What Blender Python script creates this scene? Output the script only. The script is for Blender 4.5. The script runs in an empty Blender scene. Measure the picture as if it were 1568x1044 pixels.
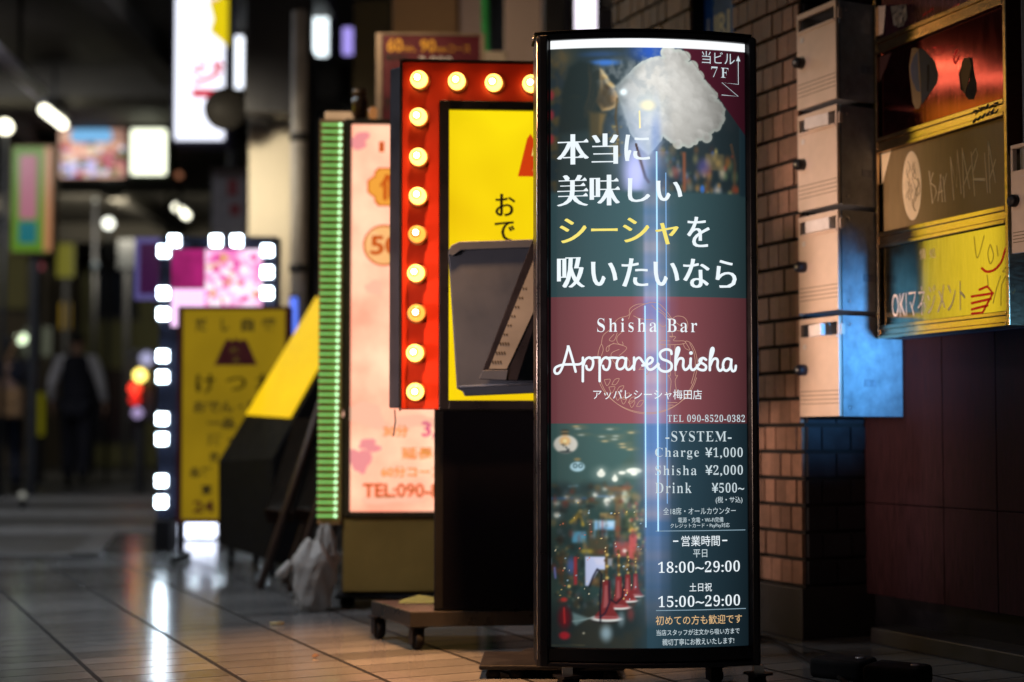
import bpy, bmesh, math, random
import numpy as np
from mathutils import Vector, Matrix
R = math.radians
random.seed(7); rng = np.random.default_rng(11)
scene = bpy.context.scene
COL = scene.collection

# ------------------------------------------------------------------ camera
F, CX, CY, H = 2178.0, 784.0, 574.0, 0.62      # photo pixels: focal length, optical axis; eye height in m
PITCH = math.atan((665 - CY) / F)
cam = bpy.data.cameras.new('camera'); cam_o = bpy.data.objects.new('camera', cam); COL.objects.link(cam_o)
cam.sensor_width = 36.0; cam.lens = 36.0 * F / 1568.0
cam.shift_y = (CY - 522) / 1568.0
cam.clip_start = 0.05; cam.clip_end = 300
cam_o.location = (0, 0, H); cam_o.rotation_euler = (R(90) + PITCH, 0, 0)
cam.dof.use_dof = True; cam.dof.focus_distance = 3.45; cam.dof.aperture_fstop = 1.42
scene.camera = cam_o

# ------------------------------------------------------------------ world, exposure
w = bpy.data.worlds.new('World'); scene.world = w; w.use_nodes = True
nt = w.node_tree; nt.nodes.clear()
sky = nt.nodes.new('ShaderNodeTexSky'); sky.sky_type = 'NISHITA'; sky.sun_disc = False
sky.sun_elevation = R(-2.5); sky.sun_rotation = R(200)
bg = nt.nodes.new('ShaderNodeBackground'); bg.inputs[1].default_value = 0.15
out = nt.nodes.new('ShaderNodeOutputWorld')
nt.links.new(sky.outputs[0], bg.inputs[0]); nt.links.new(bg.outputs[0], out.inputs[0])
vs = scene.view_settings
vs.view_transform = 'Standard'; vs.look = 'None'; vs.exposure = 0.0; vs.gamma = 1.0; vs.use_curve_mapping = False
scene.cycles.use_denoising = True
scene.cycles.max_bounces = 8; scene.cycles.sample_clamp_indirect = 4.0; scene.cycles.caustics_reflective = False
scene.cycles.caustics_refractive = False

# ------------------------------------------------------------------ street frame: wall on the right
U = Vector((-0.432, 0.902, 0)).normalized()     # along the street, away
N = Vector((-U.y, U.x, 0)); N = Vector((-0.902, -0.432, 0)).normalized()   # out of the wall, to the street
W0 = Vector((1.38, 3.83, 0))
WROT = math.atan2(-U.y, -U.x)                   # local x runs along the wall towards the viewer, local y into it
def W(t, s=0.0, z=0.0): return W0 + U * t + N * s + Vector((0, 0, z))

cp, sp = math.cos(PITCH), math.sin(PITCH)
def at(px, py, Y):
    xc = (px - CX) / F; yc = (CY - py) / F
    k = Y / (cp - yc * sp)
    return Vector((xc * k, Y, H + k * (sp + yc * cp)))
def gnd(px, py):
    yc = (CY - py) / F
    k = -H / (sp + yc * cp)
    return Vector(((px - CX) / F * k, k * (cp - yc * sp), 0))

# ------------------------------------------------------------------ lamps
def area(name, loc, target, sx, sy, power, col, spread=180):
    l = bpy.data.lights.new(name, 'AREA'); l.shape = 'RECTANGLE'; l.size = sx; l.size_y = sy
    l.energy = power; l.color = col; l.spread = R(spread)
    o = bpy.data.objects.new(name, l); COL.objects.link(o); o.location = loc
    o.rotation_euler = (Vector(target) - Vector(loc)).to_track_quat('-Z', 'Y').to_euler()
    return o
# name plate rack turned, right end out, so its plates mirror the added lamps
RO = W(0.473); RROT = WROT - R(4)
RX = Vector((math.cos(RROT), math.sin(RROT), 0)); RN = Vector((RX.y, -RX.x, 0))
def rack_pt(px, py, s):
    """picture point on the rack's plane, s in front of its back -> (world point, local x)"""
    b_ = RO + RN * s; r_ = (px - CX) / F
    x_ = (r_ * b_.y - b_.x) / (RX.x - r_ * RX.y); q = b_ + RX * x_
    return at(px, py, q.y), x_
def mirror(px, py, dist, s=0.088):
    """where a polished plate of the rack, seen at this picture point, looks across the street"""
    q = rack_pt(px, py, s)[0]; d_ = (q - cam_o.location).normalized(); d_ = d_ - RN * (2 * d_.dot(RN)); return q + d_ * dist
def bar_lamp(name, p, q, wd, power, col, target):
    l = bpy.data.lights.new(name, 'AREA'); l.shape = 'RECTANGLE'; l.size = (q - p).length; l.size_y = wd; l.energy = power; l.color = col
    o = bpy.data.objects.new(name, l); COL.objects.link(o); o.location = (p + q) / 2
    xa = (q - p).normalized(); za = (o.location - Vector(target)); za = (za - xa * za.dot(xa)).normalized(); ya = za.cross(xa)
    o.rotation_euler = Matrix((xa, ya, za)).transposed().to_euler(); return o
bar_lamp('added_tube_warm', mirror(1346, 131, 5.6), mirror(1562, 117, 5.6), 0.03, 0.9, (1, 0.55, 0.25), W(0.3, 0, 1.4))  # unseen tube, added for a streak mirrored in the red plate
bar_lamp('added_tube_warm_upper', mirror(1372, 104, 5.8), mirror(1490, 100, 5.8), 0.025, 1.0, (1, 0.5, 0.2), W(0.3, 0, 1.4))  # second unseen tube, added for the upper streak
bar_lamp('added_panel_yellow', mirror(1422, 366, 5.6), mirror(1590, 366, 5.6), 1.75, 3.4, (1, 0.80, 0.05), W(0.0, 0, 1.1)).data.spread = R(66)  # unseen panel, added to mirror yellow in the lower plates
area('wall_fill_warm', (-1.95, 2.75, 0.75), W(0.62, 0.1, 0.93), 0.5, 0.5, 4.7, (1, 0.66, 0.52), 34)  # unseen fill lamp, added to warm the letter box fronts
area('side_fill_blue', W(-2.3, 0.15, 0.80), W(0.47, 0.16, 0.86), 0.10, 0.12, 1.3, (0.11, 0.42, 0.95), 14)  # unseen blue lamp, put in to tint the letter box sides
area('floor_fill_warm', (-0.15, 3.45, 2.9), (-0.30, 3.86, 0), 0.2, 0.2, 17, (1.0, 0.46, 0.17), 34)  # added overhead fill for an orange patch on the floor
area('column_fill_warm', (-1.0, 5.2, 2.75), (0.0, 7.6, 2.0), 0.3, 0.2, 5, (1.0, 0.72, 0.45), 90)  # added fill that brightens the columns and the price board
area('building_fill', (-6.5, 21.0, 4.0), (-6.5, 29.0, 1.0), 1.6, 0.3, 110, (0.95, 0.88, 0.7))  # added fill aimed at the distant buildings
area('deck_lamp', (-5.2, 13.0, 3.9), (-4.6, 14.5, 0), 1.6, 0.3, 36, (0.95, 0.97, 1.0))
area('deck_lamp_near', (-4.0, 9.8, 4.0), (-3.6, 9.0, 0), 1.2, 0.3, 38, (0.88, 0.93, 1.0))
area('pillar_fill', (-2.35, 7.9, 2.7), at(410, 330, 9.3), 0.3, 0.3, 9, (1.0, 0.86, 0.62), 70)  # added fill that brightens the beige pillar
area('street_lamp_white', (-3.6, 3.4, 4.5), (-1.9, 4.6, 0), 0.6, 0.6, 36, (0.86, 0.92, 1.0), 80)

# ------------------------------------------------------------------ materials
def lin(c):
    o = []
    for v in c[:3]:
        v = v / 255.0
        o.append(v / 12.92 if v <= 0.04045 else ((v + 0.055) / 1.055) ** 2.4)
    return tuple(o)
def nodes(name):
    m = bpy.data.materials.new(name); m.use_nodes = True
    t = m.node_tree; t.nodes.clear()
    o = t.nodes.new('ShaderNodeOutputMaterial'); b = t.nodes.new('ShaderNodeBsdfPrincipled')
    t.links.new(b.outputs[0], o.inputs[0])
    return m, t, b
def pbr(name, col, rough=0.5, metal=0.0, var=0.25, scale=12.0, bump=0.0, spec=0.5, island=0.0, stretch=None, trans=0.0):
    """plain surface with uneven colour and gloss; col is linear"""
    m, t, b = nodes(name)
    tc = t.nodes.new('ShaderNodeTexCoord'); src = tc.outputs['Object']
    if stretch:
        mp = t.nodes.new('ShaderNodeMapping'); mp.inputs['Scale'].default_value = stretch
        t.links.new(src, mp.inputs[0]); src = mp.outputs[0]
    n = t.nodes.new('ShaderNodeTexNoise'); n.inputs['Scale'].default_value = scale; n.inputs['Detail'].default_value = 6
    n.inputs['Roughness'].default_value = 0.65
    t.links.new(src, n.inputs['Vector'])
    mr = t.nodes.new('ShaderNodeMapRange'); mr.inputs[1].default_value = 0.25; mr.inputs[2].default_value = 0.75
    mr.inputs[3].default_value = 1 - var; mr.inputs[4].default_value = 1 + var
    t.links.new(n.outputs[0], mr.inputs[0]); fac = mr.outputs[0]
    if island:
        g = t.nodes.new('ShaderNodeNewGeometry'); m2 = t.nodes.new('ShaderNodeMapRange')
        m2.inputs[3].default_value = 1 - island; m2.inputs[4].default_value = 1 + island
        t.links.new(g.outputs['Random Per Island'], m2.inputs[0])
        mu = t.nodes.new('ShaderNodeMath'); mu.operation = 'MULTIPLY'
        t.links.new(fac, mu.inputs[0]); t.links.new(m2.outputs[0], mu.inputs[1]); fac = mu.outputs[0]
    v = t.nodes.new('ShaderNodeVectorMath'); v.operation = 'SCALE'; v.inputs[0].default_value = col
    t.links.new(fac, v.inputs['Scale']); t.links.new(v.outputs[0], b.inputs['Base Color'])
    r = t.nodes.new('ShaderNodeMapRange'); r.inputs[1].default_value = 0.3; r.inputs[2].default_value = 0.7
    r.inputs[3].default_value = max(0.02, rough * 0.8); r.inputs[4].default_value = min(1, rough * 1.25)
    t.links.new(n.outputs[0], r.inputs[0]); t.links.new(r.outputs[0], b.inputs['Roughness'])
    b.inputs['Metallic'].default_value = metal; b.inputs['Specular IOR Level'].default_value = spec
    b.inputs['Transmission Weight'].default_value = trans
    if bump:
        bp = t.nodes.new('ShaderNodeBump'); bp.inputs['Strength'].default_value = bump; bp.inputs['Distance'].default_value = 0.01
        t.links.new(n.outputs[0], bp.inputs['Height']); t.links.new(bp.outputs[0], b.inputs['Normal'])
    return m
def glow(name, srgb, strength=1.0, rough=0.35, var=0.0, scale=5.0, sample=True, col2=None, base=0.05):
    """something that gives off light: lit sign film, lamp"""
    m, t, b = nodes(name)
    c = lin(srgb); b.inputs['Base Color'].default_value = (*[x * base for x in c], 1)
    b.inputs['Roughness'].default_value = rough; b.inputs['Emission Strength'].default_value = strength
    if var or col2:
        tc = t.nodes.new('ShaderNodeTexCoord'); n = t.nodes.new('ShaderNodeTexNoise')
        n.inputs['Scale'].default_value = scale; n.inputs['Detail'].default_value = 4
        t.links.new(tc.outputs['Object'], n.inputs['Vector'])
        cr = t.nodes.new('ShaderNodeValToRGB')
        c2 = lin(col2) if col2 else tuple(x * (1 - var) for x in c)
        cr.color_ramp.elements[0].position = 0.36; cr.color_ramp.elements[1].position = 0.64
        cr.color_ramp.elements[0].color = (*c2, 1); cr.color_ramp.elements[1].color = (*c, 1)
        t.links.new(n.outputs[0], cr.inputs[0]); t.links.new(cr.outputs[0], b.inputs['Emission Color'])
    else:
        b.inputs['Emission Color'].default_value = (*c, 1)
    if not sample: m.cycles.emission_sampling = 'NONE'
    return m
_mc = {}
def M(key, fn, *a, **k):
    if key not in _mc: _mc[key] = fn(key, *a, **k)
    return _mc[key]
black = pbr('black_paint', (0.005, 0.005, 0.008), 0.45, var=0.3, spec=0.3)
black_gloss = pbr('black_gloss_metal', (0.006, 0.006, 0.010), 0.3, var=0.3, spec=0.35)
rubber = pbr('black_rubber', (0.008, 0.008, 0.009), 0.8, spec=0.2)
steel = pbr('dull_steel', (0.45, 0.45, 0.47), 0.3, 1.0, 0.2)
ink = pbr('black_ink', (0.01, 0.008, 0.006), 0.6)
dark_grey = pbr('dark_grey_paint', (0.03, 0.03, 0.034), 0.5)

# ------------------------------------------------------------------ mesh building
class MB:
    def __init__(s): s.v = []; s.f = []; s.sm = []
    def add(s, vs, fs, smooth=False):
        b = len(s.v); s.v += [tuple(x) for x in vs]; s.f += [tuple(i + b for i in f) for f in fs]; s.sm += [smooth] * len(fs); return s
    def box(s, c, d, rot=None):
        hx, hy, hz = d[0] / 2, d[1] / 2, d[2] / 2
        p = [Vector((x * hx, y * hy, z * hz)) for z in (-1, 1) for y in (-1, 1) for x in (-1, 1)]
        if rot is not None: p = [rot @ q for q in p]
        c = Vector(c)
        return s.add([q + c for q in p], [(0, 2, 3, 1), (4, 5, 7, 6), (0, 1, 5, 4), (2, 6, 7, 3), (0, 4, 6, 2), (1, 3, 7, 5)])
    def b2(s, x0, x1, y0, y1, z0, z1): return s.box(((x0 + x1) / 2, (y0 + y1) / 2, (z0 + z1) / 2), (x1 - x0, y1 - y0, z1 - z0))
    def prism(s, poly, vec, base=None):
        """poly: list of 3D points; extruded by vec"""
        n = len(poly); a = [Vector(p) for p in poly]; vec = Vector(vec); b = [p + vec for p in a]
        return s.add(a + b, [tuple(range(n))[::-1], tuple(range(n, 2 * n))] + [(i, (i + 1) % n, n + (i + 1) % n, n + i) for i in range(n)])
    def tube(s, path, r, n=8, cap=True):
        path = [Vector(p) for p in path]; rings = []; up = Vector((0, 0, 1))
        rs = r if isinstance(r, (list, tuple)) else [r] * len(path)
        vs = []
        for i, p in enumerate(path):
            d = (path[min(i + 1, len(path) - 1)] - path[max(i - 1, 0)]).normalized()
            a = d.cross(up) if abs(d.dot(up)) < 0.95 else d.cross(Vector((1, 0, 0))); a.normalize(); b = d.cross(a)
            for k in range(n):
                t = 2 * math.pi * k / n; vs.append(p + (a * math.cos(t) + b * math.sin(t)) * rs[i])
        fs = [(i * n + k, i * n + (k + 1) % n, (i + 1) * n + (k + 1) % n, (i + 1) * n + k) for i in range(len(path) - 1) for k in range(n)]
        if cap: fs += [tuple(range(n))[::-1], tuple((len(path) - 1) * n + k for k in range(n))]
        return s.add(vs, fs, True)
    def lathe(s, prof, n=20, c=(0, 0, 0), axis='z', smooth=True):
        vs = []; c = Vector(c)
        for (r, h) in prof:
            for k in range(n):
                t = 2 * math.pi * k / n; a, b = r * math.cos(t), r * math.sin(t)
                q = {'z': (a, b, h), 'y': (a, h, b), 'x': (h, a, b)}[axis]
                vs.append(Vector(q) + c)
        m = len(prof)
        fs = [(i * n + k, i * n + (k + 1) % n, (i + 1) * n + (k + 1) % n, (i + 1) * n + k) for i in range(m - 1) for k in range(n)]
        fs += [tuple(range(n))[::-1], tuple((m - 1) * n + k for k in range(n))]
        return s.add(vs, fs, smooth)
    def build(s, name, mat, parent=None, bevel=0.0, seg=2, matrix=None):
        me = bpy.data.meshes.new(name); me.from_pydata(s.v, [], s.f); me.update()
        me.polygons.foreach_set('use_smooth', s.sm)
        me.materials.append(mat)
        o = bpy.data.objects.new(name, me); COL.objects.link(o)
        if parent: o.parent = parent
        if matrix is not None: o.matrix_local = matrix
        if bevel:
            bm = o.modifiers.new('bevel', 'BEVEL'); bm.width = bevel; bm.segments = seg; bm.limit_method = 'ANGLE'; bm.angle_limit = R(40)
        return o
def tag(o, label=None, cat=None, group=None, kind=None):
    if label: o['label'] = label
    if cat: o['category'] = cat
    if group: o['group'] = group
    if kind: o['kind'] = kind
    return o
def thing(name, loc, rz=0.0, label=None, cat=None, group=None):
    e = bpy.data.objects.new(name, None); e.empty_display_size = 0.1; COL.objects.link(e)
    e.location = loc; e.rotation_euler = (0, 0, rz)
    return tag(e, label, cat, group)
def kids(o): return [c for c in bpy.data.objects if c.parent == o]
def copy_tree(o, parent=None):
    c = o.copy(); COL.objects.link(c); c.parent = parent
    for k in kids(o): copy_tree(k, c)
    return c
def rrect(x0, x1, z0, z1, r, n=5):
    p = []
    for cx, cz, a0 in ((x1 - r, z1 - r, 0), (x0 + r, z1 - r, 90), (x0 + r, z0 + r, 180), (x1 - r, z0 + r, 270)):
        for k in range(n + 1):
            t = R(a0 + 90 * k / n); p.append((cx + r * math.cos(t), cz + r * math.sin(t)))
    return p[::-1]

# ------------------------------------------------------------------ lettering
def serif(t):
    o = ''
    for c in t:
        if 'A' <= c <= 'Z': o += chr(0x1D400 + ord(c) - 65)
        elif 'a' <= c <= 'z': o += chr(0x1D41A + ord(c) - 97)
        elif '0' <= c <= '9': o += chr(0x1D7CE + ord(c) - 48)
        else: o += c
    return o
def text_mesh(txt, dx=0.0, dy=0.0, heavy=0.0, space=1.0, res=3, vertical=False):
    """outline of a text; strokes are widened by dx across and dy up and down (in ems), which makes a Mincho-like contrast"""
    c = bpy.data.curves.new('t', 'FONT'); c.body = '\n'.join(txt) if vertical else txt; c.resolution_u = res
    c.space_character = space; c.align_x = 'CENTER' if vertical else 'LEFT'; c.space_line = 0.95
    o = bpy.data.objects.new('t', c); COL.objects.link(o)
    bpy.context.view_layer.update(); dg = bpy.context.evaluated_depsgraph_get()
    cu = o.to_curve(dg).copy(); o.to_curve_clear()
    COL.objects.unlink(o); bpy.data.objects.remove(o); bpy.data.curves.remove(c)
    if dx or dy:
        # which way round do outer outlines run?
        best, sgn = 0, 1
        for s in cu.splines:
            P = [b.co for b in s.bezier_points]; a = sum(P[i].x * P[(i + 1) % len(P)].y - P[(i + 1) % len(P)].x * P[i].y for i in range(len(P)))
            if abs(a) > best: best, sgn = abs(a), (1 if a > 0 else -1)
        for s in cu.splines:
            bp = s.bezier_points; n = len(bp); newp = []
            for i in range(n):
                p = bp[i].co; q = bp[(i + 1) % n]; r = bp[(i - 1) % n]
                to = bp[i].handle_right - p
                if to.length < 1e-5: to = q.handle_left - p
                if to.length < 1e-5: to = q.co - p
                ti = p - bp[i].handle_left
                if ti.length < 1e-5: ti = p - r.handle_right
                if ti.length < 1e-5: ti = p - r.co
                ns = []
                for d in (ti, to):
                    if d.length > 1e-9: d = d.normalized()
                    ns.append((d.y * sgn, -d.x * sgn))
                nx = max((k[0] for k in ns), key=abs); ny = max((k[1] for k in ns), key=abs)
                newp.append(Vector((dx * nx, dy * ny, 0)))
            for i in range(n):
                b = bp[i]; hl, hr, co = b.handle_left.copy(), b.handle_right.copy(), b.co.copy()
                b.handle_left_type = 'FREE'; b.handle_right_type = 'FREE'
                b.co = co + newp[i]; b.handle_left = hl + newp[i]; b.handle_right = hr + newp[i]
    serifs = []
    if heavy > 0.03:      # small triangular stops where a level stroke ends on the right
        for s in cu.splines:
            P = [b.co.copy() for b in s.bezier_points]; n = len(P)
            for i in range(n):
                a, p, q, d = P[i - 1], P[i], P[(i + 1) % n], P[(i + 2) % n]
                if abs(p.x - q.x) < 0.012 and abs(p.y - q.y) < 0.075 and abs(a.y - p.y) < 0.012 and abs(d.y - q.y) < 0.012 and p.x - a.x > 0.10 and q.x - d.x > 0.10:
                    serifs.append((p.x + heavy, max(p.y, q.y), min(p.y, q.y)))
    cu.dimensions = '2D'; cu.fill_mode = 'BOTH'
    o = bpy.data.objects.new('t', cu)
    me = bpy.data.meshes.new_from_object(o)
    bpy.data.objects.remove(o); bpy.data.curves.remove(cu)
    if heavy:      # widen the upright strokes only: side-shifted copies of every glyph
        bm = bmesh.new()
        for k in range(-2, 3):
            n0 = len(bm.verts); bm.from_mesh(me); bm.verts.ensure_lookup_table()
            for v in bm.verts[n0:]: v.co.x += heavy * k / 2
        for (x_, yt, yb) in serifs: bm.faces.new([bm.verts.new(v) for v in ((x_ - 0.15, yt - 0.004, 0), (x_ + 0.012, yb, 0), (x_ + 0.004, yt + 0.012, 0), (x_ - 0.05, yt + 0.07, 0))])
        bm.to_mesh(me); bm.free()
    return me
def place_mesh(me, name, mat, parent, box, y, warp=None):
    n = len(me.vertices); co = np.empty(n * 3, np.float32); me.vertices.foreach_get('co', co); co = co.reshape(-1, 3)
    x0, x1, z0, z1 = box
    lo, hi = co.min(0), co.max(0)
    X = x0 + (co[:, 0] - lo[0]) / max(hi[0] - lo[0], 1e-6) * (x1 - x0)
    Z = z0 + (co[:, 1] - lo[1]) / max(hi[1] - lo[1], 1e-6) * (z1 - z0)
    new = np.stack([X, np.full(n, y), Z], 1).astype(np.float32)
    me.vertices.foreach_set('co', new.ravel()); me.update()
    if warp:
        bm = bmesh.new(); bm.from_mesh(me)
        for k in range(math.ceil(x0 / 0.03), math.floor(x1 / 0.03) + 1):
            bmesh.ops.bisect_plane(bm, geom=bm.verts[:] + bm.edges[:] + bm.faces[:], plane_co=(k * 0.03, 0, 0), plane_no=(1, 0, 0))
        for v in bm.verts: v.co.y = warp(v.co.x) + y
        bm.to_mesh(me); bm.free()
    me.materials.clear(); me.materials.append(mat)
    o = bpy.data.objects.new(name, me); COL.objects.link(o); o.parent = parent
    return o
STY = {'plain': (0, 0), 'bold': (0.03, 0.03), 'mincho': (0, -0.012, 0.014), 'kanji': (0, -0.019, 0.034), 'kana': (0, -0.006, 0.024), 'brush': (0.014, 0.004, 0.014), 'serif': (-0.020, -0.002), 'fine': (-0.004, -0.006), 'heavy': (0.05, 0.04), 'thin': (-0.012, -0.010)}
def letters(txt, box, mat, parent, style='plain', y=-0.002, warp=None, name='lettering', space=1.0, vertical=False, res=3):
    if style == 'serif': txt = serif(txt)
    return place_mesh(text_mesh(txt, *STY[style], space=space, vertical=vertical, res=res), name, mat, parent, box, y, warp)
def strokes(lines, name, mat, parent, mapf, width, y, warp=None, n=6, smooth=True):
    """pen lines: each a list of points in picture units, mapped to the face by mapf; flat ribbons"""
    mb = MB()
    for L in lines:
        P = [Vector((*mapf(*p), 0)) for p in L]
        if smooth and len(P) > 2:
            Q = []
            for i in range(len(P) - 1):
                p0 = P[max(i - 1, 0)]; p1 = P[i]; p2 = P[i + 1]; p3 = P[min(i + 2, len(P) - 1)]
                for k in range(n):
                    t = k / n
                    Q.append(0.5 * ((2 * p1) + (p2 - p0) * t + (2 * p0 - 5 * p1 + 4 * p2 - p3) * t * t + (3 * p1 - p0 - 3 * p2 + p3) * t ** 3))
            P = Q + [P[-1]]
        vs = []; h = width / 2
        for i, p in enumerate(P):
            a = P[max(i - 1, 0)]; b = P[min(i + 1, len(P) - 1)]; d = (b - a)
            d = d.normalized() if d.length > 1e-9 else Vector((1, 0, 0))
            nn = Vector((-d.y, d.x, 0)) * h
            for q in (p + nn, p - nn): vs.append((q.x, y + (warp(q.x) if warp else 0), q.y))
        mb.add(vs, [(2 * i, 2 * i + 1, 2 * i + 3, 2 * i + 2) for i in range(len(P) - 1)])
        for e in (P[0], P[-1]):      # round pen ends
            ring = [(e.x + h * math.cos(k * math.pi / 5), e.y + h * math.sin(k * math.pi / 5)) for k in range(10)]
            mb.add([(a, y - 0.0001 + (warp(a) if warp else 0), b) for a, b in ring], [tuple(range(10))])
    return mb.build(name, mat, parent)
def caster(mb_wheel, mb_fork, c, r=0.03, rot=0.0):
    """adds a swivel caster whose wheel stands on z=0"""
    x, y, _ = c; m = Matrix.Rotation(rot, 3, 'Z')
    w_ = MB().lathe([(r * 0.55, -0.011), (r * 0.92, -0.011), (r, -0.007), (r, 0.007), (r * 0.92, 0.011), (r * 0.55, 0.011)], 18, (0, 0, 0), 'x')
    mb_wheel.add([m @ Vector(v) + Vector((x, y, r)) for v in w_.v], w_.f, True)
    for sx in (-1, 1):
        mb_fork.box((Vector((x, y, r * 1.25)) + m @ Vector((sx * 0.016, 0.004, 0))), (0.004, r * 1.1, r * 1.7), m)
    mb_fork.box((x, y, r * 2.12), (0.05, 0.05, 0.006), m)

# ================================================================== GROUND
def tile_material():
    m, t, b = nodes('polished_tile_paving')
    tc = t.nodes.new('ShaderNodeTexCoord'); sx = t.nodes.new('ShaderNodeSeparateXYZ'); t.links.new(tc.outputs['Object'], sx.inputs[0])
    def math_(op, a, bv=None):
        n = t.nodes.new('ShaderNodeMath'); n.operation = op
        for i, v in enumerate((a, bv)):
            if v is None: continue
            if isinstance(v, (int, float)): n.inputs[i].default_value = v
            else: t.links.new(v, n.inputs[i])
        return n.outputs[0]
    col = math_('DIVIDE', sx.outputs['Y'], 0.325); row = math_('DIVIDE', sx.outputs['X'], 0.112)
    cf, rf = math_('FLOOR', col), math_('FLOOR', row)
    cx, rx = math_('FRACT', col), math_('FRACT', row)
    cb = t.nodes.new('ShaderNodeCombineXYZ'); t.links.new(cf, cb.inputs[0]); t.links.new(rf, cb.inputs[1])
    wn = t.nodes.new('ShaderNodeTexWhiteNoise'); wn.noise_dimensions = '2D'; t.links.new(cb.outputs[0], wn.inputs['Vector'])
    w1 = t.nodes.new('ShaderNodeTexWhiteNoise'); w1.noise_dimensions = '1D'
    t.links.new(math_('FLOOR', math_('DIVIDE', row, 3.0)), w1.inputs['W'])
    jl = math_('LESS_THAN', math_('MULTIPLY', math_('MINIMUM', cx, math_('SUBTRACT', 1.0, cx)), 0.325), 0.0066)
    jc = math_('LESS_THAN', math_('MULTIPLY', math_('MINIMUM', rx, math_('SUBTRACT', 1.0, rx)), 0.112), 0.0030)
    joint = math_('MAXIMUM', jl, jc)
    no = t.nodes.new('ShaderNodeTexNoise'); no.inputs['Scale'].default_value = 9; no.inputs['Detail'].default_value = 8; no.inputs['Roughness'].default_value = 0.7
    t.links.new(tc.outputs['Object'], no.inputs['Vector'])
    sp_ = t.nodes.new('ShaderNodeTexNoise'); sp_.inputs['Scale'].default_value = 260; sp_.inputs['Detail'].default_value = 2
    t.links.new(tc.outputs['Object'], sp_.inputs['Vector'])
    val = math_('ADD', math_('MULTIPLY', wn.outputs['Value'], 0.09), math_('MULTIPLY', w1.outputs['Value'], 0.11))
    val = math_('ADD', val, 0.075)
    val = math_('MULTIPLY', val, math_('ADD', 0.78, math_('MULTIPLY', no.outputs[0], 0.44)))
    val = math_('MULTIPLY', val, math_('ADD', 0.7, math_('MULTIPLY', sp_.outputs[0], 0.6)))
    val = math_('MULTIPLY', val, math_('SUBTRACT', 1.0, math_('MULTIPLY', joint, 0.93)))
    gum = t.nodes.new('ShaderNodeTexVoronoi'); gum.inputs['Scale'].default_value = 5.5; t.links.new(tc.outputs['Object'], gum.inputs['Vector'])
    val = math_('MULTIPLY', val, math_('SUBTRACT', 1.0, math_('MULTIPLY', math_('LESS_THAN', gum.outputs['Distance'], 0.055), 0.45)))
    v = t.nodes.new('ShaderNodeVectorMath'); v.operation = 'SCALE'; v.inputs[0].default_value = (0.86, 0.86, 0.87)
    t.links.new(val, v.inputs['Scale']); t.links.new(v.outputs[0], b.inputs['Base Color'])
    ro = math_('ADD', 0.07, math_('MULTIPLY', no.outputs[0], 0.15)); b.inputs['IOR'].default_value = 1.7
    ro = math_('ADD', ro, math_('MULTIPLY', joint, 0.6)); t.links.new(math_('SUBTRACT', 0.5, math_('MULTIPLY', joint, 0.42)), b.inputs['Specular IOR Level'])
    t.links.new(ro, b.inputs['Roughness'])
    hgt = math_('ADD', math_('MULTIPLY', joint, -1.0), math_('MULTIPLY', sp_.outputs[0], 0.16))
    hgt = math_('ADD', hgt, math_('MULTIPLY', wn.outputs['Value'], 0.25))
    bp = t.nodes.new('ShaderNodeBump'); bp.inputs['Strength'].default_value = 0.35; bp.inputs['Distance'].default_value = 0.003
    t.links.new(hgt, bp.inputs['Height']); t.links.new(bp.outputs[0], b.inputs['Normal'])
    return m
# one sheet to the horizon: the road surface
road_mat = pbr('dark_asphalt', (0.045, 0.045, 0.047), 0.42, var=0.35, scale=3, bump=0.2)
g = MB().add([(-120, -20, -0.03), (120, -20, -0.03), (120, 200, -0.03), (-120, 200, -0.03)], [(0, 1, 2, 3)]).build('road', road_mat)
tag(g, kind='structure')
# the tiled pavement, a slab whose far end meets the side street
def wl(p): q = p - W0; return (q.dot(-U), q.dot(-N))            # world -> wall-local x, y
edge = [gnd(-500, 852), gnd(150, 852), gnd(178, 818), gnd(620, 812)]
poly = [Vector((-14, -6, 0)), Vector((-14, edge[0].y, 0))] + edge + [Vector((3.2, edge[3].y + 1, 0)), Vector((4.5, -6, 0))]
pl = [(*wl(p), -0.05) for p in poly]
pv = MB().prism(pl[::-1], (0, 0, 0.05)).build('pavement', tile_material())
pv.location = W0; pv.rotation_euler = (0, 0, WROT); tag(pv, kind='structure')
kerb_mat = pbr('kerb_stone', (0.10, 0.10, 0.105), 0.45, scale=30, bump=0.2)
kb = MB()
for a, b_ in zip(edge[:-1], edge[1:]):
    d = (b_ - a).normalized(); nrm = Vector((-d.y, d.x, 0))
    kb.prism([a + nrm * 0.004, b_ + nrm * 0.004, b_ + nrm * 0.14, a + nrm * 0.14][::-1], (0, 0, -0.04))
kbo = kb.build('kerb', kerb_mat); kbo.location.z = 0.006; tag(kbo, kind='structure')
paint = pbr('worn_road_paint', (0.20, 0.20, 0.205), 0.5, var=0.6, scale=5)
for i, (y0, y1) in enumerate(((9.2, 10.0), (11.2, 12.3), (13.6, 15.0), (16.6, 18.4))):
    s = MB().add([(-9, y0, -0.026), (-0.5, y0, -0.026), (-0.5, y1, -0.026), (-9, y1, -0.026)], [(0, 1, 2, 3)]).build('road_marking', paint)
    tag(s, kind='structure')
# elevated deck over the far roadway
deck_mat = pbr('sooty_concrete', (0.09, 0.08, 0.065), 0.8, var=0.35, scale=1.5)
d = MB().b2(-16, -1.6, 9.5, 46, 4.35, 5.2)
for y in (14.2, 19.5, 25, 31): d.b2(-16, -1.75, y, y + 0.5, 4.02, 4.349)
for x in (-8.2, -5.9, -3.4): d.b2(x - 0.12, x + 0.12, 9.6, 46, 4.12, 4.348)
tag(d.build('overhead_deck', deck_mat), kind='structure')

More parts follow.
